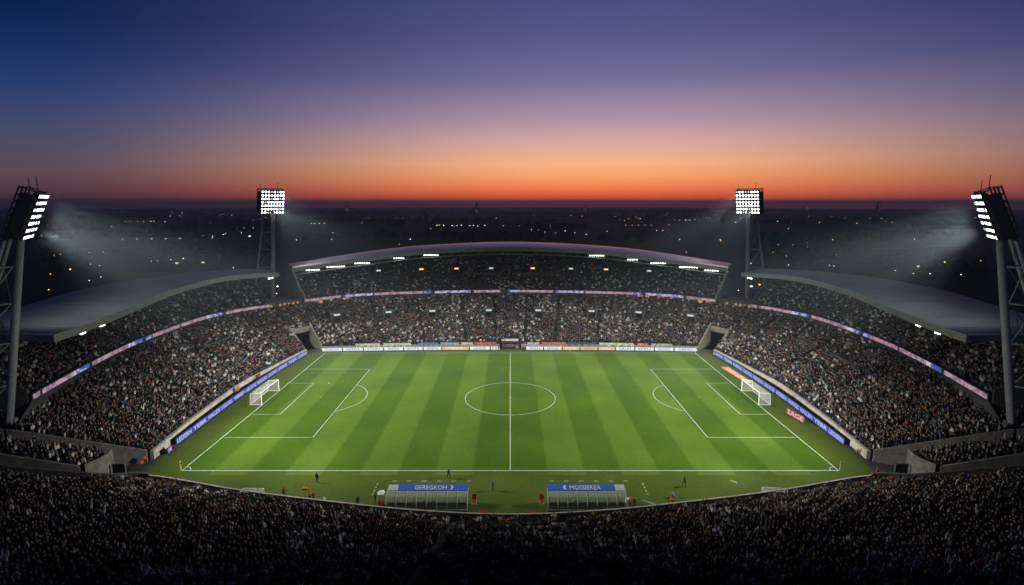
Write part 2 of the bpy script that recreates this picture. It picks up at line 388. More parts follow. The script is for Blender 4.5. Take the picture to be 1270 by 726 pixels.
def wall_strip(pts, h, th, name, parent, m, base=None, inward=1):
    """a wall standing along a curve: thickness th, from base z (or the curve's z) up by h"""
    P = np.array(pts, float); T = np.gradient(P[:, :2], axis=0); T /= np.linalg.norm(T, axis=1)[:, None]; Nn = np.stack([-T[:, 1], T[:, 0]], 1)*th/2
    z0 = P[:, 2] if base is None else np.full(len(P), base, float); z1 = P[:, 2]+h
    a0 = np.c_[P[:, :2]-Nn, z0]; a1 = np.c_[P[:, :2]-Nn, z1]; b0 = np.c_[P[:, :2]+Nn, z0]; b1 = np.c_[P[:, :2]+Nn, z1]
    mb = MB().grid([a0, a1, b1, b0, a0]); mb.poly([a0[0], b0[0], b1[0], a1[0]]); mb.poly([a0[-1], a1[-1], b1[-1], b0[-1]])
    return mb.build(name, m, parent)

def offset(pts, d):
    P = np.array(pts, float); T = np.gradient(P[:, :2], axis=0); T /= np.linalg.norm(T, axis=1)[:, None]
    Q = P.copy(); Q[:, 0] -= T[:, 1]*d; Q[:, 1] += T[:, 0]*d; return Q

def roof(front, back, camber, th, parent, m, nseg=90):
    """curved sheet roof of real thickness with standing seams; front and back carry their own heights"""
    F = smooth_curve(front, nseg); B = smooth_curve(back, nseg); nd = 10; top, bot = [], []
    for j in range(nd+1):
        t = j/nd; P = F+(B-F)*t; P[:, 2] += camber*4*t*(1-t); top.append(P.copy()); Q = P.copy(); Q[:, 2] -= th*(1-.25*abs(2*t-1)); bot.append(Q)
    mb = MB(); mb.grid(top, 0); mb.grid(bot[::-1], 1); mb.grid([bot[0], top[0]], 1); mb.grid([top[-1], bot[-1]], 1)
    for e in (0, -1):
        for j in range(nd): mb.poly([top[j][e], top[j+1][e], bot[j+1][e], bot[j][e]], 1)
    for i in range(2, nseg-1, 4):                           # seams
        A = [p[i] for p in top]
        for j in range(nd):
            a, c = A[j], A[j+1]; s = (F[i+1]-F[i]); s = s/np.linalg.norm(s)*.05; u = np.array([0, 0, .05])
            mb.poly([a-s+u, c-s+u, c+s+u, a+s+u], 0); mb.poly([a-s, c-s, c-s+u, a-s+u], 0); mb.poly([a+s+u, c+s+u, c+s, a+s], 0)
    ro = mb.build('roof', [m, M['fascia']], parent)
    q = F.copy(); q[:, 2] -= th*.75+.15
    wall_strip(q, th*.75+.3, .25, 'fascia', ro, M['fascia'])
    return ro, F, B

def ribbon(curve, name, parent, plan):
    """LED ribbon: separate flat screens along a balcony front; plan = repeating list of (length m, material)"""
    P = np.array(curve); l = np.r_[0, np.cumsum(np.linalg.norm(np.diff(P[:, :2], axis=0), axis=1))]
    ends = [0]; mats = []; i = 0
    while ends[-1] < l[-1]-.5:
        ln, mk = plan[i % len(plan)]; i += 1; ends.append(min(l[-1], ends[-1]+ln)); mats.append(mk)
    for k, mk in enumerate(mats):
        if mk is None: continue
        u = np.linspace(ends[k]+.04, ends[k+1]-.04, max(2, int((ends[k+1]-ends[k])/1.2)+1))
        A = np.stack([np.interp(u, l, P[:, q]) for q in range(3)], 1); up = np.array([0, 0, .78])
        MB().grid([A, A+up]).build('led_screen', mk, parent)
M['led_pink'] = led('led_pink', lin(212, 182, 194), lin(158, 128, 156), .62, 1.6)
M['led_rose'] = led('led_rose', lin(208, 158, 168), lin(150, 120, 160), .68, 1.9)
M['led_blue'] = led('led_blue', lin(84, 98, 190), lin(190, 190, 235), .7, 1.5)
M['led_white'] = led('led_white', lin(220, 205, 225), lin(120, 120, 190), .8, 1.5)
PLAN = [(13, M['led_pink']), (.8, None), (3.4, M['led_blue']), (2.0, M['led_white']), (9.5, M['led_pink']), (.6, None), (10, M['led_rose']), (2.6, M['led_blue']), (1.1, None), (2.4, M['led_blue']), (3, M['led_white'])]

def vomitory(c, ang, parent, lamp, w=2.4, h=2.3):
    """stair mouth in a terrace: two cheek walls, lintel, dark opening, lamp over it"""
    mb = MB(); cs, sn = math.cos(ang), math.sin(ang)
    def L(x, y): return (c[0]+x*cs-y*sn, c[1]+x*sn+y*cs)
    for s in (-1, 1):
        q = L(-.8, s*w/2); mb.box((q[0], q[1], c[2]+h/2), (2.6, .25, h), 0, ang)
    q = L(-.8, 0); mb.box((q[0], q[1], c[2]+h+.12), (2.6, w+.6, .24), 0, ang)
    q = L(-1.9, 0); mb.box((q[0], q[1], c[2]+h/2), (.2, w-.3, h), 1, ang)  # black slab stands in for the shade inside the opening
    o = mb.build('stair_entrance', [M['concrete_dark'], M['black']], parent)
    q = L(.56, 0); MB().box((q[0], q[1], c[2]+h-.15), (.1, w*.7, .5), 0, ang).build('lamp', lamp, o)
    return (c[0], c[1], w/2+.3)
HOLES = []

def lower_cut(x, y, z, k):
    for hx, hy, r, r2 in HOLES:
        if (x-hx)**2+(y-hy)**2 < r2*r2: return True
    return False

def cluster(p, ang, parent, n=6, pitch=.75):
    """row of small lamps hung under a roof edge: bracket rail with lamp boxes"""
    mb = MB(); cs, sn = math.cos(ang), math.sin(ang)
    mb.box((p[0], p[1], p[2]+.28), (n*pitch, .12, .12), 0, ang)
    o = mb.build('roof_floodlight', M['metal_dark'], parent)
    for i in range(n):
        t = (i-(n-1)/2)*pitch
        x, y = p[0]+t*cs, p[1]+t*sn
        MB().box((x, y, p[2]), (.40, .3, .30), 0, ang).build('lamp', M['roof_lens'], o)

def roof_edge_wall(curve, parent): pass

# side stands ---------------------------------------------------------------
LB_SIDE = [(-75.5, -36.5, 8.2), (-79.4, -15.3, 10.2), (-81.8, 3.6, 10.6), (-81.0, 25, 10.6), (-76.4, 37.0, 10.6), (-70.9, 44.6, 10.6)]
RB_SIDE = [(-75.9, -32.2, 11.5), (-79.9, -15.3, 11.5), (-82.6, 3.6, 11.5), (-81.8, 26, 11.5), (-76.8, 37.7, 11.5), (-71.6, 43.8, 11.5)]
UB_SIDE = [(-92, -36, 19.4), (-95.0, -15.3, 20.2), (-98.2, 3.6, 20.4), (-97.4, 30, 20.4), (-91.5, 45, 20.2), (-83.0, 53.5, 20.0)]
RF_SIDE = [(-70.4, -33.0, 22.3), (-72.3, -22.9, 22.0), (-74.0, -9.4, 22.4), (-75, 4, 23.2), (-74.8, 22.7, 23.3), (-73.0, 37, 22.4), (-70.3, 49.0, 21.2)]
RBK_SIDE = [(-97, -33.2, 20.0), (-100.2, -18, 20.6), (-102, -2, 21.2), (-103.2, 14, 21.8), (-101.8, 32, 21.8), (-95.5, 46.6, 21.4), (-87.0, 56.6, 21.0)]

def side_stand(sx, label):
    mm = (lambda q: q) if sx < 0 else mir
    st = empty('grandstand', (sx*80, 0, 0)); tag(st, label, 'grandstand', 'grandstands around the pitch')
    loc = lambda o: o
    F = smooth_curve(mm(IN_SIDE), 80); B = smooth_curve(mm(LB_SIDE), 80); RB = smooth_curve(mm(RB_SIDE), 80); UB = smooth_curve(mm(UB_SIDE), 80)
    before = set(bpy.data.objects)
    NR = 27
    fr = offset(F, .55 if sx < 0 else -.55); fr[:, 2] = 1.5
    C1 = (16,)
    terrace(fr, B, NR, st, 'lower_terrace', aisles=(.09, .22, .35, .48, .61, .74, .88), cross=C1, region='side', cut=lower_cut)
    # rows that carry on behind the balcony's near end
    m3 = (lambda p: np.array(p, float)) if sx < 0 else (lambda p: np.array([-p[0], p[1], p[2]], float))
    q0, q1, b0, b1 = m3((-76.1, -32.9, 8.3)), m3((-75.7, -36.4, 8.3)), m3((-96, -37.4, 17.5)), m3((-95, -45.2, 15.8))
    rf_, rb_ = [q0+(q1-q0)*t for t in np.linspace(0, 1, 8)], [b0+(b1-b0)*t for t in np.linspace(0, 1, 8)]
    terrace(rf_, rb_, 25, st, 'rear_terrace', region='side')
    k = 17; cw = fr+(B-fr)*(k/NR); cw[:, 2] = fr[:, 2]+(B[:, 2]-fr[:, 2])*k/NR
    for a, bnd in ((2, 12), (17, 29), (33, 45), (49, 60), (65, 78)): wall_strip(cw[a:bnd], .75, .16, 'cross_aisle_wall', st, M['concrete_dark'])
    wall_strip(offset(F, .2*(1 if sx < 0 else -1)), .2, .6, 'front_wall', st, M['barrier'], base=0)
    # back wall under the balcony, balcony front, ribbon
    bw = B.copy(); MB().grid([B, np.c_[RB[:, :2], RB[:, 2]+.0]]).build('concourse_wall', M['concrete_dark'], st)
    sgn = 1 if sx < 0 else -1
    fr2 = offset(RB, -.5*sgn); fr2[:, 2] = RB[:, 2]
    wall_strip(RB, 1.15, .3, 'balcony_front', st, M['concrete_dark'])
    rb = offset(RB, -.22*sgn); rb[:, 2] += .2
    ribbon(rb[::-1] if sx < 0 else rb, 'led', st, PLAN)
    U0 = offset(RB, .5*sgn); U0[:, 2] = RB[:, 2]+.4
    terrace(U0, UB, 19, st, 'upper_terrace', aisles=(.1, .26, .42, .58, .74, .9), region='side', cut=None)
    # end walls of the upper deck, outer wall
    for e in (0, -1):
        q = [U0[e], UB[e]]; base = [(p[0], p[1], 6 if e == 0 else 9.5) for p in q]; d = (UB[e]-U0[e]); nrm = np.array([-d[1], d[0], 0]); nrm = nrm/np.linalg.norm(nrm)*.2
        mb = MB(); A = [np.array(base[0]), np.array(base[1]), UB[e]+[0, 0, 1.5], U0[e]+[0, 0, 1.5]]
        mb.grid([[p-nrm for p in A]+[A[0]-nrm], [p+nrm for p in A]+[A[0]+nrm]]); mb.poly([p-nrm for p in A][::-1]); mb.poly([p+nrm for p in A])
        mb.build('end_wall', M['concrete_dark'], st)
    ow = UB.copy(); MB().grid([np.c_[ow[:, :2], np.full(80, GZ)], np.c_[ow[:, :2], ow[:, 2]+.6]]).build('outer_wall', M['concrete_dark'], st)
    rf, RF, RBk = roof(mm(RF_SIDE), mm(RBK_SIDE), 1.0, 1.25, st, M['roof_sheet'])
    # gutter along the rear roof edge and lattice steel behind it
    for i in range(4, 90, 6):
        a = RBk[i]; oi = UB[min(79, int(i*79/89))]
        MB().tube((a[0], a[1], a[2]-.6), (oi[0], oi[1], oi[2]), .2, n=6).build('roof_column', M['metal_dark'], st)
    for i, nl in ((10, 2), (16, 2), (22, 1), (29, 1), (36, 1), (44, 1), (52, 1), (60, 1), (68, 1), (86, 3)):
        p = RF[i]; tng = RF[min(i+1, 89)]-RF[i-1]; q = offset(RF, .9*sgn)[i]
        if i in (10, 16, 86): cluster((q[0], q[1], p[2]-1.5), math.atan2(tng[1], tng[0]), st, nl if nl > 1 else 1)
        else: MB().box((q[0], q[1], p[2]-1.45), (.35, .35, .3)).build('roof_lamp_housing', M['metal_dark'], st)
    inv = Matrix.Translation((-sx*80, 0, 0))
    for o in set(bpy.data.objects)-before:
        if o.parent == st: o.matrix_parent_inverse = inv
    return F, B
FS, BS = side_stand(-1, 'left end grandstand under a grey curved roof, behind the plain goal')
side_stand(1, 'right end grandstand under a grey curved roof, behind the red standing board')

# far stand ------------------------------------------------------------------
LB_FAR = [(-66.0, 50.6, 10.6), (-51, 59.2, 11.0), (-30.3, 62.8, 11.3), (0, 64.4, 11.5), (30.3, 62.8, 11.3), (51, 59.2, 11.0), (66.0, 50.6, 10.6)]
RB_FAR = [(-64.2, 52.4, 11.5), (-50.6, 60, 11.9), (-30.4, 63.6, 12.2), (0, 65.2, 12.4), (30.4, 63.6, 12.2), (50.6, 60, 11.9), (64.2, 52.4, 11.5)]
UB_FAR = [(-75, 66.5, 21.0), (-57, 77.0, 22.2), (-33, 81.5, 22.8), (0, 83, 23.0), (33, 81.5, 22.8), (57, 77.0, 22.2), (75, 66.5, 21.0)]
RF_FAR = [(-66.5, 50.4, 22.5), (-47.2, 58.5, 24.6), (-27, 61.4, 26.8), (0, 62, 27.8), (27, 61.4, 26.8), (47.2, 58.5, 24.6), (66.5, 50.4, 22.5)]
RBK_FAR = [(-75.5, 67, 21.8), (-50, 79, 25.2), (-28, 84, 27.0), (0, 86, 27.9), (28, 84, 27.0), (50, 79, 25.2), (75.5, 67, 21.8)]
def far_stand():
    st = empty('grandstand', (0, 62, 0)); tag(st, 'long far grandstand under an arched pinkish roof across the pitch', 'grandstand', 'grandstands around the pitch')
    before = set(bpy.data.objects); n = 120; NR = 29
    F = smooth_curve(IN_FAR, n); B = smooth_curve(LB_FAR, n); RB = smooth_curve(RB_FAR, n); UB = smooth_curve(UB_FAR, n)
    fr = offset(F, .55); fr[:, 2] = 1.5
    fpx = [423, 480, 537, 605, 667, 734, 794, 851]
    for px in fpx:
        X = (px-632.8)/FPX*172*.985; i = int(np.argmin(np.abs((fr+(B-fr)*.55)[:, 0]-X))); t = 15.2/NR
        c = fr[i]+(B[i]-fr[i])*t; c = (c[0], c[1], fr[i, 2]+(B[i, 2]-fr[i, 2])*16/NR); dr = (F-B)[i]
        vomitory(c, math.atan2(dr[1], dr[0]), st, M['pale_lamp'], 2.6, 2.1); HOLES.append((c[0], c[1], 1.9, 1.9))
    # the players' gap in the middle of the front rows
    def cut(x, y, z, k): return lower_cut(x, y, z, k) or (abs(x-.3) < 2.3 and k < 3)
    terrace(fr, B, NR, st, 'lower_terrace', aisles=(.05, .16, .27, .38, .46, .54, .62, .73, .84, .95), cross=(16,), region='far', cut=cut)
    cw = fr+(B-fr)*(17/NR); cw[:, 2] = fr[:, 2]+(B[:, 2]-fr[:, 2])*17/NR
    for a, c in ((1, 13), (18, 34), (38, 54), (58, 76), (80, 94), (99, 118)): wall_strip(cw[a:c], .75, .16, 'cross_aisle_wall', st, M['concrete_dark'])
    cut0 = [F[i] for i in range(n) if F[i, 0] < -2.6]; cut1 = [F[i] for i in range(n) if F[i, 0] > 2.9]
    for c in (cut0, cut1): wall_strip(c, .05, .4, 'front_wall', st, M['concrete'], base=0)
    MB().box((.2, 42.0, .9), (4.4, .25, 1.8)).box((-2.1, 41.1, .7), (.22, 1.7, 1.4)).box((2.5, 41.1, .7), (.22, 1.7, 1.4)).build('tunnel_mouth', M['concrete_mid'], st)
    MB().box((.2, 41.75, 2.1), (4.6, .12, .8)).build('tunnel_banner', mat('pinkish_banner', (.8, .70, .70), .7), st)
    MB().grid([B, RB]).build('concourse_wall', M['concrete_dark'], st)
    wall_strip(RB, 1.15, .3, 'balcony_front', st, M['concrete_dark'])
    rb = offset(RB, -.22); rb[:, 2] += .2
    ribbon(rb, 'led', st, [(11, M['led_pink']), (.9, None), (2.2, M['led_blue']), (7, M['led_white']), (.5, None), (16, M['led_pink']), (2.5, M['led_blue']), (1.2, None), (12, M['led_white']), (1.0, None), (9, M['led_pink']), (2.6, None), (4, M['led_blue'])])
    # small lit kiosks below the ribbon
    for i in (2, 4, 7, 11, 12, 98, 100, 104, 107, 112, 115, 117):
        p = offset(RB, -.4)[i]; d = RB[min(i+1, n-1)]-RB[i-1]; MB().box((p[0], p[1], p[2]-.30), (random.uniform(.8, 1.9), .2, .75), 0, math.atan2(d[1], d[0])).build('kiosk_window', M['orange_window'], st)
    U0 = offset(RB, .5); U0[:, 2] = RB[:, 2]+.4
    for px in (471, 520, 565, 610, 663, 709, 754, 805):
        X = (px-632.8)/FPX*188; i = int(np.argmin(np.abs((U0+(UB-U0)*.5)[:, 0]-X))); c = U0[i]+(UB[i]-U0[i])*9.2/20
        c = (c[0], c[1], U0[i, 2]+(UB[i, 2]-U0[i, 2])*10/20); dr = (U0-UB)[i]
        vomitory(c, math.atan2(dr[1], dr[0]), st, M['warm_lamp'] if px in (520, 565, 663, 754) else M['pale_lamp'], 2.0, 2.0); HOLES.append((c[0], c[1], 1.9, 1.9))
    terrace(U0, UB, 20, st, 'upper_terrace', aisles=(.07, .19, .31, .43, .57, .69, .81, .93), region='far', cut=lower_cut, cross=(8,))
    k = 9; cw = U0+(UB-U0)*(k/20); cw[:, 2] = U0[:, 2]+(UB[:, 2]-U0[:, 2])*k/20
    for a, c in ((46, 58), (60, 75)): wall_strip(cw[a:c], .8, .16, 'cross_aisle_wall', st, M['concrete_dark'])
    for e in (0, -1):
        d = UB[e]-U0[e]; nrm = np.array([-d[1], d[0], 0]); nrm = nrm/np.linalg.norm(nrm)*.25
        q0 = U0[e]-d*.03; mid = U0[e]+d*.45
        A = [np.array([q0[0], q0[1], 9]), np.array([UB[e][0], UB[e][1], 9]), UB[e]+[0, 0, 1.2], mid+[0, 0, 2.2], q0+[0, 0, 1.6]]
        mb = MB().poly([p-nrm for p in A][::-1]).poly([p+nrm for p in A]); mb.grid([[p-nrm for p in A+A[:1]], [p+nrm for p in A+A[:1]]]); mb.build('end_wall', M['concrete'], st)
    MB().grid([np.c_[UB[:, :2], np.full(n, GZ)], np.c_[UB[:, :2], UB[:, 2]+1.5]]).build('outer_wall', M['concrete_dark'], st)
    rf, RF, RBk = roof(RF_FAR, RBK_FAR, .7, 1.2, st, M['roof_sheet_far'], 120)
    # a pipe truss chord below the front edge, raking columns
    ch = offset(RF, 1.6); ch[:, 2] -= 2.3; mb = MB()
    for i in range(0, 119): mb.tube(ch[i], ch[i+1], .13, n=6, cap=False)
    tr = mb.build('truss_chord', M['metal'], st)
    for i in range(2, 118, 4):
        MB().tube(ch[i], RF[i+1]-[0, 0, 1.1], .07, n=5).build('truss_web', M['metal'], tr)
    for i in (8, 28, 48, 72, 92, 111):
        p = ch[i]; j = i; MB().tube(p, UB[j]-(UB[j]-U0[j])*.35, .22, n=8).build('roof_column', M['metal_dark'], st)
    for i in (0, 119):
        MB().tube(RF[i]-[0, 0, 1], U0[i]+(UB[i]-U0[i])*.2+[0, 0, .5], .35, n=8).build('raking_column', M['concrete'], st)
    for px, nl in ((385, 6), (411, 8), (447, 7), (493, 5), (534, 7), (741, 7), (786, 5), (824, 7), (860, 8), (886, 6)):
        X = (px-632.8)/FPX*(172 if 440 < px < 800 else 166); Q = offset(RF, .8); i = int(np.argmin(np.abs(Q[:, 0]-X))); i = min(max(i, 1), 118); d = RF[i+1]-RF[i-1]
        cluster((Q[i, 0], Q[i, 1], RF[i, 2]-1.5), math.atan2(d[1], d[0]), st, nl, .72)
    inv = Matrix.Translation((0, -62, 0))
    for o in set(bpy.data.objects)-before:
        if o.parent == st: o.matrix_parent_inverse = inv
    return fr, B, RB
FF, FB, FRB = far_stand()

# corner between far and side stands: terrace above a tunnel, with lit concourse building
def corner(sx, label1, label2):
    m = (lambda p: np.array(p, float)) if sx < 0 else (lambda p: np.array([-p[0], p[1], p[2]], float))
    A0, A1 = m((-58.0, 33.7, 1.5)), m((-70.9, 44.6, 10.6)); B0, B1 = m((-54.7, 38.1, 1.5)), m((-66.0, 50.6, 10.6))
    st = empty('corner_terrace', tuple(m((-62, 41, 0)))); tag(st, label1, 'corner stand', 'corner terraces with tunnels'); before = set(bpy.data.objects)
    t0 = .42
    f = [A0+(A1-A0)*(t0+(1-t0)*0)+(B0+(B1-B0)*t0-A0-(A1-A0)*t0)*s for s in np.linspace(0, 1, 10)]
    bk = [A1+(B1-A1)*s for s in np.linspace(0, 1, 10)]
    if sx > 0: f = f[::-1]; bk = bk[::-1]
    if sx < 0: terrace(f, bk, 16, st, 'upper_terrace', region='corner')
    else: terrace(f, bk, 16, st, 'upper_terrace', region='corner')
    # tunnel: two raking cheek walls and the lintel
    for P0, P1 in ((A0, A1), (B0, B1)):
        e = P0+(P1-P0)*(t0+.06); d = (e-P0); nrm = np.array([-d[1], d[0], 0]); nrm = nrm/np.linalg.norm(nrm)*.22
        Q = [np.array([P0[0], P0[1], 0]), np.array([e[0], e[1], 0]), e+[0, 0, 1.1], P0+[0, 0, .3]]
        MB().poly([p-nrm for p in Q][::-1]).poly([p+nrm for p in Q]).grid([[p-nrm for p in Q+Q[:1]], [p+nrm for p in Q+Q[:1]]]).build('cheek_wall', M['concrete'], st)
    a, c = A0+(A1-A0)*t0, B0+(B1-B0)*t0; ce = (a+c)/2; d = c-a; ang = math.atan2(d[1], d[0])
    MB().box((ce[0], ce[1], a[2]+.1), (np.linalg.norm(d[:2])+.6, .5, 1.5), 0, ang).build('lintel', M['concrete'], st)
    a, c = A0+(A1-A0)*.75, B0+(B1-B0)*.75; ce = (a+c)/2
    MB().box((ce[0], ce[1], 1.9), (np.linalg.norm(d[:2])+2.6, .3, 3.8), 0, ang).build('tunnel_dark_slab', M['black'], st)  # black slab painted in for the darkness deeper in the tunnel
    inv = Matrix.Translation(tuple(-m((-62, 41, 0))))
    for o in set(bpy.data.objects)-before:
        if o.parent == st: o.matrix_parent_inverse = inv
    # lit concourse building closing the gap behind
    cb = empty('concourse_building', tuple(m((-70.5, 50.5, 10.5)))); tag(cb, label2, 'concourse', 'concourse buildings in the corners'); before = set(bpy.data.objects)
    P, Q = m((-72.2, 45.0, 10.6)), m((-65.6, 51.8, 10.6)); d = Q-P; ln = np.linalg.norm(d[:2]); ang = math.atan2(d[1], d[0]); ot = m((-.72, .69, 0))
    ce = (P+Q)/2+ot*3.2
    MB().box((ce[0], ce[1], 10.8-12), (ln+1.5, 6, 27.2), 0, ang).build('wall', M['concrete_dark'], cb)
    MB().box((ce[0], ce[1], 12.6), (ln+2.2, 6.8, .35), 0, ang).build('roof', M['metal_dark'], cb)
    nw = 7
    for i in range(nw):
        if random.random() < .15: continue
        s = (i+.5)/nw; p = P+d*s+ot*.12
        w = MB().box((p[0], p[1], 11.55), (ln/nw*.42, .1, .8), 0, ang).build('window', M['orange_window'], cb)
        MB().box((p[0]-ot[0]*.06, p[1]-ot[1]*.06, 11.55), (.07, .06, .8), 0, ang).build('mullion', M['metal_dark'], w)
    inv = Matrix.Translation(tuple(-m((-70.5, 50.5, 10.5))))
    for o in set(bpy.data.objects)-before:
        if o.parent == cb: o.matrix_parent_inverse = inv
corner(-1, 'corner terrace over a concrete tunnel between the far stand and the left end stand', 'low concourse building with orange lit windows in the far left corner')
corner(1, 'corner terrace over a concrete tunnel between the far stand and the right end stand', 'low concourse building with orange lit windows in the far right corner')

# near stand -----------------------------------------------------------------
def near_stand():
    st = empty('grandstand', (0, -60, 0)); tag(st, 'dark near grandstand packed with spectators behind the two dugouts', 'grandstand', 'grandstands around the pitch'); before = set(bpy.data.objects)
    n = 150; F = smooth_curve(IN_NEAR, n); NR = 54
    fr = offset(F, -1.7); B = offset(F, -47.5); B[:, 0] = np.clip(fr[:, 0]*1.3, -112, 112)
    k = .40; B[:, 2] = fr[:, 2]+46*k
    fr[:, 2] = F[:, 2]-.35
    mid = fr+(B-fr)*.5; L = np.r_[0, np.cumsum(np.linalg.norm(np.diff(mid[:, :2], axis=0), axis=1))]; S = L/L[-1]
    ais = [float(np.interp(X, mid[:, 0], S)) for X in (-72, -49, -28.5, -8.2, 7.6, 28.5, 49, 72)]
    terrace(fr, B, NR, st, 'lower_terrace', aisles=ais, cross=(21,), region='near', cut=lower_cut, ahw=.6)
    cw = fr+(B-fr)*(22/NR); cw[:, 2] = fr[:, 2]+(B[:, 2]-fr[:, 2])*22/NR
    for a, c in ((2, 20), (24, 44), (47, 60), (64, 86), (90, 103), (106, 126), (130, 148)): wall_strip(cw[a:c], .7, .16, 'cross_aisle_wall', st, M['concrete_dark'])
    q = [p for p in F if abs(p[0]) < 55.5]; wall_strip(q, .05, .3, 'front_wall', st, M['concrete'], base=0)
    for s in (-1, 1):
        q = np.array([p for p in F if 55 < s*p[0] < 86.5]); wall_strip(q, .35, .3, 'front_wall', st, M['concrete_dark'], base=0)
    # outer back wall
    MB().grid([np.c_[B[:, :2], B[:, 2]+1.2], np.c_[B[:, :2], np.full(n, GZ)]]).build('outer_wall', M['concrete_dark'], st)
    inv = Matrix.Translation((0, 60, 0))
    for o in set(bpy.data.objects)-before:
        if o.parent == st: o.matrix_parent_inverse = inv
near_stand()

# wedge blocks beside the vehicle ramps --------------------------------------
def wedge(sx, label):
    m = (lambda p: np.array(p, float)) if sx < 0 else (lambda p: np.array([-p[0], p[1], p[2]], float))
    st = empty('corner_block', tuple(m((-70, -37, 0)))); tag(st, label, 'corner stand', 'small corner seating blocks by the ramps'); before = set(bpy.data.objects)
    f0, f1 = m((-64.2, -33.0, 3.0)), m((-64.6, -38.0, 3.0)); b0, b1 = m((-95, -46.0, 15)), m((-95, -48.0, 15))
    fr = [f0+(f1-f0)*s for s in np.linspace(0, 1, 8)]; bk = [b0+(b1-b0)*s for s in np.linspace(0, 1, 8)]
    terrace(fr, bk, 36, st, 'terrace', region='wedge')
    # stepped concrete wall against the end stand, low wall along the ramp, curved front wall
    def rake(P, Q, h0, h1, name, th=.2):
        d = Q-P; nrm = np.array([-d[1], d[0], 0]); nrm = nrm/np.linalg.norm(nrm)*th
        A = [np.array([P[0], P[1], 0]), np.array([Q[0], Q[1], 0]), Q+[0, 0, h1], P+[0, 0, h0]]
        MB().poly([p-nrm for p in A][::-1]).poly([p+nrm for p in A]).grid([[p-nrm for p in A+A[:1]], [p+nrm for p in A+A[:1]]]).build(name, M['concrete_mid'], st)
    rake(m((-60.3, -29.9, 1.5)), m((-76.0, -36.9, 8.2)), .55, .6, 'side_wall')
    rake(m((-76.4, -37.1, 8.2)), m((-95, -45.6, 16)), .6, .6, 'side_wall')
    rake(m((-64.6, -38.25, 3.0)), m((-95, -48.3, 15)), .5, .3, 'ramp_wall')
    arc = [m((-64.0+.9*math.sin(PI*s), -32.6-5.6*s, 3.0)) for s in np.linspace(0, 1, 12)]
    wall_strip(arc, .8, .3, 'front_wall', st, M['concrete_mid'], base=0)
    MB().box(tuple(m((-61.6, -34.6, 1.0))), (2.0, .25, 2.0), 0, 0).build('gate_wall', M['concrete_dark'], st)
    inv = Matrix.Translation(tuple(-m((-70, -37, 0))))
    for o in set(bpy.data.objects)-before:
        if o.parent == st: o.matrix_parent_inverse = inv
wedge(-1, 'small dark seating block by the ramp at the yellow corner flag')
wedge(1, 'small dark seating block by the ramp at the pale corner flag')
#PART2

# ------------------------------------------------------------------ crowd: one mass of simple figures, plus the largest as single people
PAL = [((0.0108, 0.0108, 0.0126), 46), ((0.0270, 0.0288, 0.0360), 16), ((0.0675, 0.0675, 0.0709), 10), ((0.1890, 0.1823, 0.1688), 6), ((.50, .485, .46), 12), ((0.1755, 0.0135, 0.0169), 3.5), ((0.0135, 0.0203, 0.0675), 5),
       ((0.0675, 0.1148, 0.2025), 3), ((0.1485, 0.1080, 0.0675), 3), ((0.2700, 0.1890, 0.0405), 1.2), ((0.0203, 0.0810, 0.0473), 1.5), ((0.2362, 0.0675, 0.0203), 1)]
PALC = np.array([p[0] for p in PAL]); PALW = np.array([p[1] for p in PAL], float); PALW /= PALW.sum()
SKIN = np.array([(.30, .21, .165), (.25, .175, .13), (.15, .10, .07), (.33, .25, .205)]); HAIR = np.array([(.02, .015, .012), (.05, .03, .018), (.14, .09, .045), (.25, .24, .23)])
TROU = np.array([(.012, .013, .016), (.02, .025, .05), (.05, .05, .055), (.10, .08, .06)])

def template(standing, arms):
    v, f, part = [], [], []
    def box(x0, x1, y0, y1, z0, z1, p, tx=1., ty=1.):
        b = len(v); cx, cyy = (x0+x1)/2, (y0+y1)/2
        for z, sx, sy in ((z0, 1, 1), (z1, tx, ty)):
            for i, j in ((x0, y0), (x1, y0), (x1, y1), (x0, y1)): v.append((cx+(i-cx)*sx, cyy+(j-cyy)*sy, z))
        for k, q in enumerate(((4, 5, 6, 7), (0, 1, 5, 4), (1, 2, 6, 5), (2, 3, 7, 6), (3, 0, 4, 7))):
            f.append(tuple(b+i for i in q)); part.append(p[k] if isinstance(p, (list, tuple)) else p)
    zs = .82 if standing else .40                       # x = forward
    if standing: box(-.09, .09, -.17, .17, 0, zs, 3, .95, 1.0)
    else: box(-.08, .44, -.18, .18, zs, zs+.15, 3); box(.36, .46, -.17, .17, .02, zs+.05, 3)
    box(-.12, .11, -.17, .17, zs, zs+.42, 0, 1.1, 1.34); box(-.125, .12, -.228, .228, zs+.42, zs+.57, 0, .55, .42)
    hz = zs+.57
    if arms:
        for s in (-1, 1): box(-.05, .05, s*.25-.05, s*.25+.05, zs+.42, zs+1.0, [1, 0, 0, 0, 0])
    else:
        for s in (-1, 1): box(-.06, .10, s*.26-.045, s*.26+.045, zs+.05, zs+.48, 0)
    box(-.085, .095, -.075, .075, hz-.01, hz+.14, [2, 1, 1, 1, 2], 1.12, 1.15)      # face: front and sides skin, back hair
    box(-.105, .10, -.088, .088, hz+.14, hz+.245, [2, 2, 1, 2, 2], .62, .62)
    return np.array(v), f, np.array(part)

SE = np.array([s[:4] for s in SEATS]); REG = np.array([s[4] for s in SEATS]); ns = len(SE)
keep = rng.random(ns) < .95
# seats covered by towers, walls and other fixed things are left empty
SEAT_BLOCK = [(-77.4, -35.8, 1.2), (77.4, -35.8, 1.2)]
for bx, by, br in SEAT_BLOCK: keep &= (SE[:, 0]-bx)**2+(SE[:, 1]-by)**2 > br*br
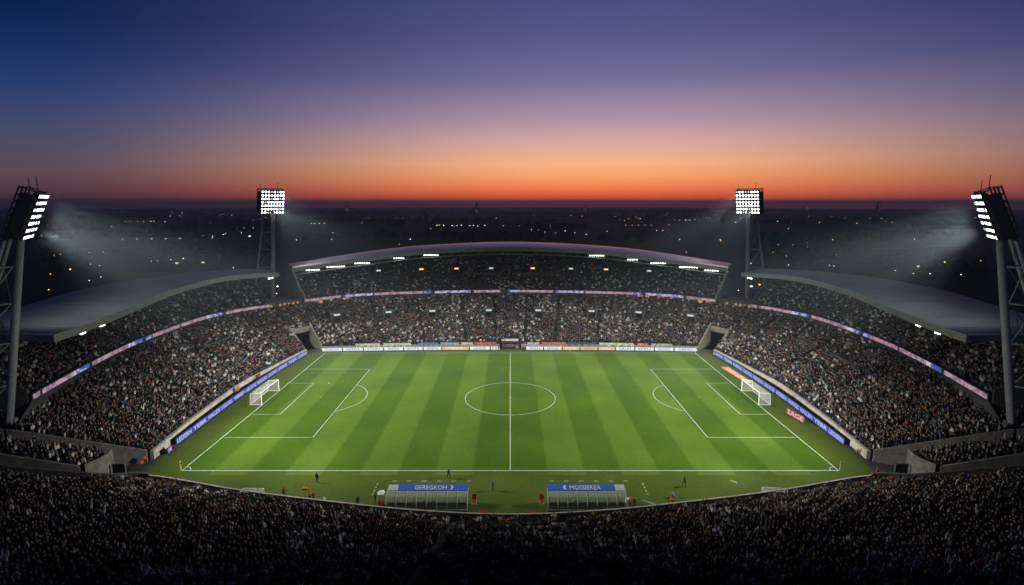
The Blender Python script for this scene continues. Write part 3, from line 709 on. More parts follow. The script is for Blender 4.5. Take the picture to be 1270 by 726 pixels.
# camera-facing test to find the figures that show largest
dv = SE[:, :3]-np.array([0, CAMY, CAMH-.8]); dep = dv[:, 1]*math.cos(TILT)-dv[:, 2]*math.sin(TILT); upc = dv[:, 1]*math.sin(TILT)+dv[:, 2]*math.cos(TILT)
px = 632.8+FPX*dv[:, 0]/dep; py = 363-FPX*upc/dep
inside = (px > 6) & (px < 1264) & (py < 724) & (py > 0) & keep
NSOLO = 272
order = np.argsort(np.where(inside, dep, 1e9))[:NSOLO]
solo = np.zeros(ns, bool); solo[order] = True
mass = np.where(keep & ~solo)[0]

def build_crowd(idx):
    temps = [template(False, False), template(True, False), template(False, True), template(True, True)]
    pick = rng.choice(4, len(idx), p=[.62, .30, .03, .05]); VV, LS, LV, CC = [], [], [], []; vb = 0
    for k, (tv, tf, tp) in enumerate(temps):
        ii = idx[pick == k]; n = len(ii)
        a = SE[ii, 3]+rng.normal(0, .22, n); sc = rng.normal(1, .05, n); lean = rng.normal(0, .06, n)
        X = tv[None, :, 0]+tv[None, :, 2]*lean[:, None]; Y = tv[None, :, 1]*rng.normal(1.05, .1, n)[:, None]; c, s = np.cos(a)[:, None], np.sin(a)[:, None]
        P = np.stack([SE[ii, 0, None]+(X*c-Y*s)*sc[:, None], SE[ii, 1, None]+(X*s+Y*c)*sc[:, None], SE[ii, 2, None]+tv[None, :, 2]*sc[:, None]], 2)
        VV.append(P.reshape(-1, 3)); F = np.array(tf)
        LV.append((F.reshape(1, -1)+(np.arange(n)*len(tv))[:, None]+vb).reshape(-1)); vb += n*len(tv)
        xx, yy = SE[ii, 0], SE[ii, 1]; nz = np.sin(xx*.23+1.3*np.sin(yy*.19))+np.sin(yy*.31+xx*.11+2*np.sin(xx*.07))
        wt = np.repeat(PALW[None], n, 0); wt[:, 4] *= np.exp(.45*nz); wt[:, 5] *= np.exp(-.7*nz); wt[:, 0] *= np.exp(-.2*nz); cw_ = np.cumsum(wt/wt.sum(1, keepdims=True), 1)
        ch = np.minimum((rng.random((n, 1)) > cw_).sum(1), len(PALC)-1)
        cols = np.stack([PALC[ch]*rng.uniform(.7, 1.3, (n, 1)), SKIN[rng.choice(4, n, p=[.42, .3, .12, .16])], HAIR[rng.choice(4, n, p=[.4, .35, .17, .08])], TROU[rng.choice(4, n)]], 1)
        CC.append(cols[:, tp, :].reshape(-1, 3))
    V = np.concatenate(VV); LVv = np.concatenate(LV).astype(np.int32); Cc = np.concatenate(CC); nf = len(LVv)//4
    me = bpy.data.meshes.new('crowd'); me.vertices.add(len(V)); me.vertices.foreach_set('co', V.astype(np.float32).reshape(-1))
    me.loops.add(nf*4); me.loops.foreach_set('vertex_index', LVv); me.polygons.add(nf); me.polygons.foreach_set('loop_start', np.arange(0, nf*4, 4, dtype=np.int32)); me.update(calc_edges=True)
    at = me.attributes.new('cloth', 'FLOAT_COLOR', 'FACE'); at.data.foreach_set('color', np.c_[Cc, np.ones(nf)].astype(np.float32).reshape(-1))
    m = bpy.data.materials.new('crowd_clothes'); m.use_nodes = True; Nn = m.node_tree.nodes; p = Nn['Principled BSDF']; p.inputs['Roughness'].default_value = .85; p.inputs['Specular IOR Level'].default_value = .15
    an = Nn.new('ShaderNodeAttribute'); an.attribute_name = 'cloth'; m.node_tree.links.new(an.outputs['Color'], p.inputs['Base Color'])
    me.materials.append(m); o = bpy.data.objects.new('crowd', me); COL.objects.link(o); tag(o, 'packed crowd filling every tier of the stadium', kind='stuff')
    print('crowd', len(idx), 'faces', nf)
build_crowd(mass)

# single people: one continuous skinned body; clothing by material slots shirt, skin, hair, trousers, shoes
def cloth(name, c): return mat('cloth_'+name, c, .85, var=.2, scale=9)
CL = {k: cloth(k, c) for k, c in dict(black=(.012, .012, .014), charcoal=(.035, .037, .042), grey=(.14, .14, .145), white=(.68, .67, .64), cream=(.42, .38, .30), red=(.30, .02, .025), navy=(.02, .03, .10),
      pale_blue=(.15, .24, .38), brown=(.10, .06, .035), orange=(.62, .10, .015), yellow=(.55, .42, .04), green=(.03, .12, .07), denim=(.03, .045, .09)).items()}
SK = [mat('skin_light', (.46, .29, .21), .6, var=.08), mat('skin_tan', (.34, .20, .14), .6, var=.08), mat('skin_dark', (.16, .09, .06), .6, var=.08)]
HR = [mat('hair_black', (.02, .015, .012), .6), mat('hair_brown', (.06, .035, .02), .6), mat('hair_fair', (.20, .14, .07), .6)]
SHOE = mat('shoe', (.03, .03, .03), .5)
SKELS = {}
def skeleton(pose):
    """joints (name: position, radius) and bones (a, b, slot); the figure faces +x, feet at z=0"""
    if pose == 'seated': hip, knee, foot, toe = .50, (.44, .52), (.40, .08), (.58, .05)
    elif pose == 'crouching': hip, knee, foot, toe = .38, (.34, .56), (.02, .09), (.18, .05)
    else: hip, knee, foot, toe = .92, (.03, .50), (0, .09), (.17, .05)
    J = {'pelvis': ((0, 0, hip), .145), 'waist': ((.01, 0, hip+.20), .125), 'chest': ((.0, 0, hip+.40), .15), 'neck0': ((0, 0, hip+.53), .07), 'neck': ((.015, 0, hip+.60), .052),
         'head': ((.03, 0, hip+.71), .092), 'crown': ((.02, 0, hip+.80), .085)}
    if pose == 'crouching':
        for k, dx, dz in (('waist', .10, -.02), ('chest', .22, -.06), ('neck0', .30, -.09), ('neck', .35, -.09), ('head', .42, -.08), ('crown', .43, -.06)):
            (x, y, z), r = J[k]; J[k] = ((x+dx, y, z+dz), r)
    Bn = [('pelvis', 'waist', 0), ('waist', 'chest', 0), ('chest', 'neck0', 0), ('neck0', 'neck', 1), ('neck', 'head', 1), ('head', 'crown', 1)]
    ch = J['chest'][0]
    for s, S in ((-1, 'r'), (1, 'l')):
        st = .12 if pose == 'walking' else 0; kx, kz = knee; fx, fz = foot
        if pose == 'walking': kx += s*.16; fx += s*.26; fz += .02
        J['hip'+S] = ((0, s*.10, hip-.04), .10); J['knee'+S] = ((kx, s*.11, kz), .065); J['ank'+S] = ((fx, s*.11, fz), .045); J['toe'+S] = ((fx+.17, s*.13, .05), .04)
        Bn += [('pelvis', 'hip'+S, 3), ('hip'+S, 'knee'+S, 3), ('knee'+S, 'ank'+S, 3), ('ank'+S, 'toe'+S, 4)]
        sh = (ch[0], s*.185, ch[2]+.06)
        if pose == 'cheering': el, ha, fi = (.05, s*.30, ch[2]+.30), (.10, s*.24, ch[2]+.56), (.12, s*.22, ch[2]+.72)
        elif pose == 'seated': el, ha, fi = (.06, s*.25, ch[2]-.22), (.28, s*.17, ch[2]-.26), (.42, s*.13, ch[2]-.28)
        elif pose == 'crouching': el, ha, fi = (ch[0]+.16, s*.22, ch[2]-.18), (ch[0]+.34, s*.12, ch[2]-.30), (ch[0]+.44, s*.10, ch[2]-.36)
        elif pose == 'walking': el, ha, fi = (-s*.10, s*.25, ch[2]-.22), (-s*.14+.08, s*.25, ch[2]-.44), (-s*.16+.12, s*.24, ch[2]-.58)
        elif pose == 'folded': el, ha, fi = (.06, s*.25, ch[2]-.20), (.22, s*.04, ch[2]-.14), (.23, -s*.10, ch[2]-.10)
        else: el, ha, fi = (-.02, s*.25, ch[2]-.23), (.05, s*.25, ch[2]-.46), (.07, s*.24, ch[2]-.61)
        J['sho'+S] = (sh, .075); J['elb'+S] = (el, .048); J['wri'+S] = (ha, .036); J['fin'+S] = (fi, .03)
        Bn += [('chest', 'sho'+S, 0), ('sho'+S, 'elb'+S, 0), ('elb'+S, 'wri'+S, 0), ('wri'+S, 'fin'+S, 1)]
    return J, Bn
def person_mesh(pose):
    if pose in SKELS: return SKELS[pose]
    J, Bn = skeleton(pose); names = list(J); me = bpy.data.meshes.new('person_'+pose)
    me.from_pydata([J[k][0] for k in names], [(names.index(a), names.index(b)) for a, b, _ in Bn], [])
    o = bpy.data.objects.new('person_tmp', me); COL.objects.link(o)
    md = o.modifiers.new('skin', 'SKIN'); md.use_smooth_shade = True; sv = me.skin_vertices[0].data
    for i, k in enumerate(names): sv[i].radius = (J[k][1], J[k][1]); sv[i].use_root = (k == 'pelvis')
    sb = o.modifiers.new('sub', 'SUBSURF'); sb.levels = 1; sb.render_levels = 1
    dg = bpy.context.evaluated_depsgraph_get(); out = bpy.data.meshes.new_from_object(o.evaluated_get(dg)); bpy.data.objects.remove(o)
    hc = Vector(J['head'][0])
    segs = [(Vector(J[a][0]), Vector(J[b][0]), J[a][1], s) for a, b, s in Bn]; idx = []
    for p in out.polygons:
        c = p.center; best = (1e9, 0)
        for a, b, r, s in segs:
            ab = b-a; t = max(0, min(1, (c-a).dot(ab)/max(ab.length_squared, 1e-9))); d = (c-(a+ab*t)).length/r
            if d < best[0]: best = (d, s)
        s = best[1]
        if s == 1 and (c-hc).length < .17 and (c.z > hc.z+.06 or c.x < hc.x-.02) and c.z > hc.z-.07: s = 2
        idx.append(s)
    # nose, ears, eyes and brows as small added faces of the same mesh
    bm = bmesh.new(); bm.from_mesh(out); n0 = len(bm.faces)
    fx = hc.x+.088
    def bit(c, d, slot):
        r = bmesh.ops.create_cube(bm, size=1.0)
        for v in r['verts']: v.co = Vector((c[0]+v.co.x*d[0], c[1]+v.co.y*d[1], c[2]+v.co.z*d[2]))
        for v in r['verts']:
            for f in v.link_faces: extra[f] = slot
    extra = {}
    bit((fx+.01, 0, hc.z-.005), (.035, .022, .04), 1)
    for s in (-1, 1): bit((fx-.006, s*.033, hc.z+.02), (.014, .022, .012), 2); bit((hc.x, s*.093, hc.z), (.035, .016, .05), 1)
    bit((fx-.004, 0, hc.z-.045), (.014, .045, .008), 2)
    bm.faces.ensure_lookup_table(); ex = [extra.get(f, 0) for f in bm.faces]
    bm.to_mesh(out); bm.free()
    for i, p in enumerate(out.polygons): p.material_index = idx[i] if i < n0 else ex[i]; p.use_smooth = True
    while len(out.materials): out.materials.pop()
    for m in (CL['black'], SK[0], HR[0], CL['charcoal'], SHOE): out.materials.append(m)
    SKELS[pose] = out; return out
def person(loc, ang, pose, shirt, label, trousers='charcoal', skin=0, hair=0, group=None, scale=1.0):
    o = bpy.data.objects.new('person', person_mesh(pose)); COL.objects.link(o); o.location = loc; o.rotation_euler = (0, 0, ang); o.scale = (scale,)*3
    for i, m in enumerate((CL[shirt], SK[skin], HR[hair], CL[trousers], SHOE)):
        if o.data.materials[i] is not m: o.material_slots[i].link = 'OBJECT'; o.material_slots[i].material = m
    return tag(o, label, 'person', group)
SHIRTS = ['black', 'charcoal', 'white', 'grey', 'navy', 'cream', 'red', 'pale_blue', 'brown', 'green']; SW = [.34, .18, .12, .10, .08, .06, .05, .03, .03, .01]
for i in order:
    x, y, z, a, _ = SEATS[i]; sh = SHIRTS[rng.choice(len(SHIRTS), p=SW)]; ps = ['seated', 'standing', 'cheering', 'folded'][rng.choice(4, p=[.62, .2, .05, .13])]
    where = 'left of both stairs' if x < -8.2 else ('between the two stairs' if x < 7.6 else 'right of both stairs')
    words = {'seated': 'seated spectator', 'standing': 'standing spectator', 'cheering': 'cheering spectator', 'folded': 'standing spectator with folded arms'}[ps]
    zz = z-.06 if ps == 'seated' else z
    person((x, y, zz), a+random.gauss(0, .2), ps, sh, f"{words} in {sh.replace('_', ' ')} top, lowest rows, {where}", ['charcoal', 'denim', 'black'][random.randrange(3)],
           rng.choice(3, p=[.65, .25, .1]), rng.choice(3, p=[.5, .35, .15]), 'spectators in the lowest dark rows of the photo')
#PART3

# ------------------------------------------------------------------ floodlight masts
LENS_ME = None
def lamp_mesh():
    global LENS_ME
    if LENS_ME is None:
        mb = MB(); n = 12                                    # x = shining direction; round housing with a bright lens
        prof = [(-.30, .10, 0), (-.28, .20, 0), (.05, .36, 0), (.12, .37, 0), (.12, .29, 0)]
        rows = [[(x, r*math.cos(2*PI*i/n), r*math.sin(2*PI*i/n)) for i in range(n+1)] for x, r, _ in prof]
        mb.grid(rows[::-1], 0)
        mb.poly([(.10, .29*math.cos(2*PI*i/n), .29*math.sin(2*PI*i/n)) for i in range(n)], 1)
        LENS_ME = mb.mesh('lamp', [M['metal_dark'], M['lens']])
    return LENS_ME
LIGHT_POWER = 1.0
def mast(base, top, pc, aim, label, spots, rows=7, cols=8, tdeg=13, rad=.62):
    root = empty('floodlight_mast', base); tag(root, label, 'floodlight mast', 'floodlight masts around the stadium'); inv = Matrix.Translation(-Vector(base)); made = []
    base, top, pc = Vector(base), Vector(top), Vector(pc)
    fw = Vector((aim[0]-pc.x, aim[1]-pc.y, 0)).normalized(); sd = Vector((-fw.y, fw.x, 0))
    tilt = math.radians(tdeg); nrm = (fw*math.cos(tilt)-Vector((0, 0, 1))*math.sin(tilt)).normalized(); up = nrm.cross(sd) * -1
    if up.z < 0: up = -up
    W, Hh = 7.6, 7.6; add = lambda o: (made.append(o), o)[1]
    g = base+(top-base)*(-(base.z+.0)/(top.z-base.z))        # down to the ground
    add(MB().tube(g, top+(pc-top)*.3, rad*1.08, rad*.9, n=16).build('front_leg', M['metal'], root, True))
    legs = []
    for s in (-1, 1):
        a = pc-nrm*2.2-up*Hh*.46+sd*s*1.7; bt = g-fw*8.5+sd*s*3.6; bt.z = 0
        legs.append((a, bt)); add(MB().tube(a, bt, .26, .34, n=10).build('rear_leg', M['metal'], root, True))
    at = lambda p, q, z: p+(q-p)*((z-p.z)/(q.z-p.z))
    for z in (8, 15, 21.5, 27.5, 33):
        L, Rr, Fq = at(*legs[0], z), at(*legs[1], z), at(g, top, z)
        for p, q in ((L, Rr), (L, Fq), (Rr, Fq)): add(MB().tube(p, q, .11, n=6).build('brace', M['metal'], root))
    zs = (8, 15, 21.5, 27.5, 33)
    for i in range(4):
        L0, L1 = at(*legs[i % 2], zs[i]), at(*legs[(i+1) % 2], zs[i+1]); add(MB().tube(L0, L1, .08, n=6).build('diagonal_brace', M['metal'], root))
        add(MB().tube(at(*legs[0], zs[i]), at(g, top, zs[i+1]), .08, n=6).build('diagonal_brace', M['metal'], root)); add(MB().tube(at(g, top, zs[i]), at(*legs[1], zs[i+1]), .08, n=6).build('diagonal_brace', M['metal'], root))
    # lamp frame: open steel box with walkways
    fr = MB(); P = lambda u, v, d: pc+sd*u*W/2+up*v*Hh/2-nrm*d
    for u in (-1, -.33, .33, 1):
        for d in (.45, 2.4): fr.tube(P(u, -1.02, d), P(u, 1.04, d), .11, n=6)
    for v in np.linspace(-1, 1, rows+1):
        for d in (.45, 2.4): fr.tube(P(-1, v, d), P(1, v, d), .08, n=6)
        for u in (-1, 1): fr.tube(P(u, v, .45), P(u, v, 2.4), .08, n=6)
    for k, v in enumerate(np.linspace(-1, 1, rows+1)[:-1]):
        for u in (-1, 1): fr.tube(P(u, v, .45), P(u, v+2/rows, 2.4), .05, n=5)
        fr.poly([P(-1, v, .6), P(1, v, .6), P(1, v, 2.3), P(-1, v, 2.3)])
    add(fr.build('lamp_frame', M['metal_dark'], root))
    for u in (-1.02, 1.02):
        q4 = [P(u, -1, .5), P(u, -1, 1.9), P(u, .82, 1.9), P(u, .82, .5)]; n4 = sd*(.04 if u > 0 else -.04); o4 = [x+n4 for x in q4]
        add(MB().poly(q4).poly(o4[::-1]).grid([q4+q4[:1], o4+o4[:1]]).build('side_panel', M['metal_dark'], root))
    bp = MB(); q = [P(-1.03, -1.03, .40), P(1.03, -1.03, .40), P(1.03, 1.03, .40), P(-1.03, 1.03, .40)]; r = [x-nrm*.06 for x in q]
    bp.poly(q).poly(r[::-1]).grid([r+r[:1], q+q[:1]]); add(bp.build('back_panel', M['black'], root))
    for u, h in ((-.9, 1.6), (.55, 2.2)): add(MB().tube(P(u, 1.0, 1.2), P(u, 1.0, 1.2)+Vector((0, 0, h)), .06, n=5).build('lightning_rod', M['metal_dark'], root))
    ladder = MB()
    for s in (-.2, .2): ladder.tube(at(g, top, 2)-fw*.95+sd*s, top-fw*.85+sd*s, .03, n=4)
    for k in range(60):
        p = at(g, top, 2+k*(top.z-2)/60)-fw*.93; ladder.tube(p-sd*.2, p+sd*.2, .02, n=4)
    add(ladder.build('ladder', M['metal_dark'], root))
    rot = Matrix((nrm, sd, up)).transposed().to_4x4()
    for k in range(rows):
        v = -1+(k+.5)*2/rows; rail = MB(); rail.tube(P(-1, v, .32), P(1, v, .32), .06, n=5); ro = add(rail.build('lamp_row', M['metal_dark'], root))
        for c in range(cols):
            u = -1+(c+.5)*2/cols; o = bpy.data.objects.new('lamp', lamp_mesh()); COL.objects.link(o); o.parent = ro
            if random.random() < .16: o.material_slots[1].link = 'OBJECT'; o.material_slots[1].material = M['lens_dim']
            o.matrix_parent_inverse = Matrix.Identity(4); o.matrix_local = Matrix.Translation(P(u, v, .05)) @ rot
    for o in made: o.matrix_parent_inverse = inv
    # the light itself
    for tgt, pw, ang, bl, off in spots:
        ld = bpy.data.lights.new('floodlight', 'SPOT'); ld.energy = pw*LIGHT_POWER; ld.spot_size = math.radians(ang); ld.spot_blend = bl; ld.shadow_soft_size = .5
        ld.color = (1.0, .985, .93); lo = bpy.data.objects.new('floodlight_beam', ld); COL.objects.link(lo)
        lo.location = pc+nrm*.9+up*off*Hh/2+sd*random.uniform(-.4, .4)*W; lo.rotation_euler = (Vector(tgt)-lo.location).to_track_quat('-Z', 'Y').to_euler()
# (aim x across from a left mast, aim y, cone, blend, share); the right masts mirror them
NEAR_AIM = [(25, -34, 26, .16), (60, -34, 50, .17), (42, -34, 26, .09), (8, 8, 26, .086), (8, -6, 36, .165), (25, -6, 36, .11), (8, 22, 36, .083), (-8, 48, 26, .10), (-25, 48, 26, .083), (-25, -34, 26, .18),
            (8, -34, 26, .07), (8, 8, 50, .21), (-40, -20, 50, .14), (-40, 22, 50, .156), (-40, 8, 50, .085), (-40, -34, 50, .11), (-40, 48, 50, .095), (-40, -6, 50, .104)]
FAR_AIM = [(75, 34, 26, .20), (8, 22, 26, .21), (25, 34, 36, .20), (-8, 22, 36, .16), (-40, 22, 50, .117), (-8, 22, 26, .13), (-40, 22, 26, .089), (-40, 34, 50, .078)]
SPOT = 7.1e5
NEAR_AIM += [(60, y, 13, .40) for y in (-27, -15, -3, 9, 21)]+[(34, y, 13, .34) for y in (-18, 2, 20)]      # narrow rows of lamps
for sx, nm in ((-1, 'left'), (1, 'right')):
    sp = lambda T: [((sx*-a, b, 0), w*SPOT, ang, 1.0, -.8+1.6*((k*5) % len(T))/(len(T)-1)) for k, (a, b, ang, w) in enumerate(T)]
    mast((sx*78.2, -36.3, 0), (sx*74.2, -33.2, 35.9), (sx*72.5, -30.5, 40.4), (0, 14), f'tall near floodlight mast cut by the {nm} edge of the photo', sp(NEAR_AIM)+[((sx*78, -16, 22), .008*SPOT, 80, 1.0, -.95), ((sx*78, 4, 22),   .011*SPOT, 60, 1.0, -.95)], tdeg=22, rad=.56)
    mast((sx*77.6, 58.5, 0), (sx*75, 58, 38.2), (sx*74.4, 57.8, 42.4), (0, -4), f'far floodlight mast standing behind the {nm} end of the far grandstand', sp(FAR_AIM)+[((sx*55, 60, 23),   .022*SPOT, 50, 1.0, -.95)])

# ------------------------------------------------------------------ advertising boards
def text_mesh(s, h, w):
    cu = bpy.data.curves.new('lettering', 'FONT'); cu.body = s; cu.align_x = 'CENTER'; cu.align_y = 'CENTER'; cu.size = 1; cu.resolution_u = 2
    o = bpy.data.objects.new('lettering_tmp', cu); COL.objects.link(o); bpy.context.view_layer.update()
    me = bpy.data.meshes.new_from_object(o.evaluated_get(bpy.context.evaluated_depsgraph_get())); bpy.data.objects.remove(o)
    co = np.empty(len(me.vertices)*3, np.float32); me.vertices.foreach_get('co', co); co = co.reshape(-1, 3); lo, hi = co.min(0), co.max(0)
    co -= (lo+hi)/2; co[:, 0] *= w/max(hi[0]-lo[0], 1e-6); co[:, 1] *= h/max(hi[1]-lo[1], 1e-6); co = np.c_[co[:, 0], np.zeros(len(co)), co[:, 1]]
    me.vertices.foreach_set('co', co.astype(np.float32).reshape(-1)); me.update(); return me
M['ad_blue'] = emit('ad_blue', lin(56, 74, 190), .95); M['ad_white'] = emit('ad_white', lin(235, 238, 245), 1.0); M['ad_letter'] = emit('ad_letter', lin(225, 230, 250), .95)
M['ad_orange'] = emit('ad_orange', lin(238, 190, 150), .95); M['ad_ink'] = emit('ad_ink', lin(80, 110, 170), .7); M['ad_teal'] = emit('ad_teal', lin(60, 120, 130), .7); M['ad_red'] = emit('ad_red', lin(215, 70, 50), .75)
def board(c, ang, ln, h, face, ink, text, label, group, tw=.86):
    """LED board; its screen looks along -y of its own frame"""
    r = empty('advertising_board', c, ang); tag(r, label, 'advertising board', group)
    MB().box((0, .06, h/2+.04), (ln-.05, .10, h+.06)).build('casing', M['metal_dark'], r)
    s = MB().poly([(-ln/2+.06, -.002, .08), (ln/2-.06, -.002, .08), (ln/2-.06, -.002, h), (-ln/2+.06, -.002, h)]).build('screen', face, r)
    for sd in (-1, 1): MB().box((sd*(ln/2-.5), .35, .18), (.08, .5, .36), top=.6).build('foot', M['metal_dark'], r)
    if text:
        o = bpy.data.objects.new('lettering', text_mesh(text, h*.66, ln*tw)); o.data.materials.append(ink); COL.objects.link(o); o.parent = s; o.location = (0, -.012, h/2+.03)
    return r
AD_L = [(-59.2, -23.9, 0), (-59.45, -13, 0), (-59.6, 0.4, 0), (-58.75, 19.6, 0), (-57.45, 33.4, 0)]
WORDS = ['LEDERN', 'YEBR', 'HALLEN', 'E ROOGEL', 'WERBEN', 'LABEL BOOGE', 'REGIO', 'CASUTUEL', 'ENERGIE', 'TEBR', 'LANDE']
for sx, nm in ((-1, 'left'), (1, 'right')):
    c = smooth_curve(AD_L if sx < 0 else mir(AD_L), 12)
    for i in range(11):
        a, e = (c[i], c[i+1]) if sx > 0 else (c[i+1], c[i]); d = e-a
        # screen must look towards the pitch
        mid = (a+e)/2; ang = math.atan2(d[1], d[0]); nv = np.array([math.sin(ang), -math.cos(ang)])
        if nv @ (-mid[:2]) < 0: ang += PI
        board((mid[0], mid[1], 0), ang, np.linalg.norm(d), 1.2, M['ad_blue'], M['ad_letter'], WORDS[i], f"glowing blue board with white letters {WORDS[i]} behind the {nm} goal line", f'blue LED boards behind the {nm} goal line')
board((-58.6, -26.7, 0), math.radians(100), 1.7, 1.0, M['ad_blue'], M['ad_letter'], 'TE', 'short blue board standing alone past the left row of LED boards', None)
far = [(-54.2, -48.5, 'w', 'DACH'), (-48.3, -42.6, 'w', 'HERRN'), (-42.4, -36.8, 'w', 'STEIN'), (-36.6, -31.0, 't', 'WERK'), (-30.8, -25.4, 'w', 'BOTE'), (-25.2, -20.0, 'w', 'SEEN'), (-19.8, -12.0, 'o', 'MEER'), (-11.8, -5.9, 'w', 'LANDER'), (-5.7, -3.0, 'w', 'NE'),
       (4.6, 9.6, 'w', 'WEN'), (9.8, 15.0, 'w', 'EROGE'), (15.2, 20.2, 'o', 'BARE'), (20.4, 25.4, 'r', 'HANNA'), (25.6, 30.4, 'o', 'MOSEL'), (30.6, 36.0, 'w', 'GRUN'), (36.2, 41.6, 'w', 'EFEU'), (41.8, 47.2, 't', 'NORD'), (47.4, 53.8, 'w', 'SAND')]
for x0, x1, k, t in far:
    f, ink = dict(w=(M['ad_white'], M['ad_ink']), t=(M['ad_white'], M['ad_teal']), o=(M['ad_orange'], M['ad_white']), r=(M['ad_orange'], M['ad_red']))[k]
    xm = (x0+x1)/2; y = 38.55-abs(xm)**2*.00062
    cn = dict(w='white board with dark blue letters', t='white board with teal letters', o='orange board with white letters', r='orange board with red letters')[k]
    board((xm, y, 0), -math.copysign(.02, xm) if False else math.atan2(-.00124*xm, 1), x1-x0, 1.05, f, ink, t, f'{cn} {t} along the far touchline', 'boards along the far touchline', .62)

# fabric banners hung on the far front wall
for x0, x1, c, nm in ((-45, -38, (.55, .50, .42), 'beige'), (-37, -29, (.50, .52, .40), 'pale green'), (-27, -21, (.10, .20, .32), 'blue'), (-20.4, -15, (.35, .45, .50), 'pale blue'), (-14.4, -11, (.62, .56, .46), 'cream'), (-10.6, -4.2, (.55, .16, .06), 'orange'),
                      (5.0, 8.5, (.55, .5, .5), 'grey'), (9.4, 16.4, (.6, .19, .14), 'red'), (17, 25, (.06, .13, .11), 'dark green'), (26, 36, (.50, .52, .36), 'pale yellow'), (37, 40, (.55, .25, .16), 'salmon'), (41, 47, (.42, .44, .40), 'pale grey')):
    n = 16; rows = []; mb = MB(); h = random.uniform(.9, 1.15)
    for z in np.linspace(1.95, 1.95-h, 4):
        rows.append([(x0+(x1-x0)*i/n, 40.2-.00086*(x0+(x1-x0)*i/n)**2-.26-.05*math.sin(i*1.7)*(2.0-z), z+.03*math.sin(i*2.3)) for i in range(n+1)])
    back = [[(x, y+.05, z) for x, y, z in r] for r in rows[::-1]]
    mb.grid(rows).grid(back).grid([back[-1], rows[0]]).grid([rows[-1], back[0]])
    tag(mb.build('banner', mat('banner_'+nm.replace(' ', '_'), c, .85, var=.45, scale=1.4)), f'{nm} fan banner hung on the far front wall', 'banner', 'fan banners on the far front wall')

# ------------------------------------------------------------------ goals, flags and small things round the pitch
M['net'] = bpy.data.materials.new('net'); M['net'].use_nodes = True
def net_mat():
    m = M['net']; Nn = m.node_tree.nodes; K = m.node_tree.links; p = Nn['Principled BSDF']; p.inputs['Base Color'].default_value = (.75, .76, .75, 1); p.inputs['Roughness'].default_value = .8
    tc = Nn.new('ShaderNodeTexCoord'); sp = Nn.new('ShaderNodeSeparateXYZ'); K.new(tc.outputs['UV'], sp.inputs[0]); outs = []
    for ax in ('X', 'Y'):
        w = Nn.new('ShaderNodeMath'); w.operation = 'FRACT'; K.new(sp.outputs[ax], w.inputs[0]); l = Nn.new('ShaderNodeMath'); l.operation = 'LESS_THAN'; l.inputs[1].default_value = .11; K.new(w.outputs[0], l.inputs[0]); outs.append(l.outputs[0])
    mx = Nn.new('ShaderNodeMath'); mx.operation = 'MAXIMUM'; K.new(outs[0], mx.inputs[0]); K.new(outs[1], mx.inputs[1]); K.new(mx.outputs[0], p.inputs['Alpha'])
net_mat()
def net(faces, parent):
    mb = MB(); uv = []
    for q in faces:
        mb.poly(q); a, b2, c, d = [Vector(p) for p in q]; u = (b2-a).length/.14; v = (d-a).length/.14; uv += [(0, 0), (u, 0), (u, v), (0, v)]
    o = mb.build('net', M['net'], parent); l = o.data.uv_layers.new(name='UVMap')
    for i, c in enumerate(uv): l.data[i].uv = c
    return o
def goal(x, y, ang, w, h, dep, r, label, group):
    g = empty('goal', (x, y, 0), ang); tag(g, label, 'goal', group); W = w/2      # opens to +x
    for s in (-1, 1): MB().tube((0, s*W, 0), (0, s*W, h), r, n=10).build('post', M['white'], g)
    MB().tube((0, -W-r, h), (0, W+r, h), r, n=10).build('crossbar', M['white'], g)
    for s in (-1, 1): MB().tube((0, s*W, h), (-dep, s*W, h*.92), r*.5, n=6).tube((-dep, s*W, h*.92), (-dep-.25, s*W, 0), r*.5, n=6).tube((-dep-.25, s*W, .05), (0, s*W, .05), r*.5, n=6).build('net_support', M['white'], g)
    MB().tube((-dep-.25, -W, .05), (-dep-.25, W, .05), r*.5, n=6).build('ground_bar', M['white'], g)
    A = lambda s: (-.02, s*W, h); Bq = lambda s: (-dep, s*W, h*.92); C = lambda s: (-dep-.25, s*W, .02); D = lambda s: (-.02, s*W, .02)
    net([(A(-1), A(1), Bq(1), Bq(-1)), (Bq(-1), Bq(1), C(1), C(-1)), (A(-1), Bq(-1), C(-1), D(-1)), (A(1), Bq(1), C(1), D(1))], g)
goal(-HL, -.3, 0, 8.6, 2.7, 2.3, .09, 'white goal with net in front of the left row of blue boards', 'match goals')
goal(HL, -.3, PI, 8.6, 2.7, 2.3, .09, 'white goal with net beside the long orange ad mat at right', 'match goals')
goal(-37.6, -40.7, PI/2, 3.0, 1.25, 1.0, .05, 'small white practice goal by the front wall at left', 'small practice goals')
goal(38.7, -40.5, PI/2-.08, 3.4, 1.25, 1.0, .05, 'small white practice goal by the front wall at right', 'small practice goals')
for s, yy in ((-1, -5.6), (1, -5.4)):
    for q in ((-1), (1)):
        if q == 1: continue
        o = empty('net_pole', (s*55.8, yy, 0)); tag(o, f"thin black net pole behind the {'left' if s < 0 else 'right'} goal", 'pole', 'net poles behind the goals')
        MB().tube((0, 0, 0), (0, 0, 3.1), .06, n=8).build('shaft', M['black'], o); MB().tube((0, 0, 0), (0, 0, .06), .3, n=12).build('base', M['black'], o)
M['flag_yellow'] = mat('flag_yellow', (.85, .72, .12), .6, var=.05)
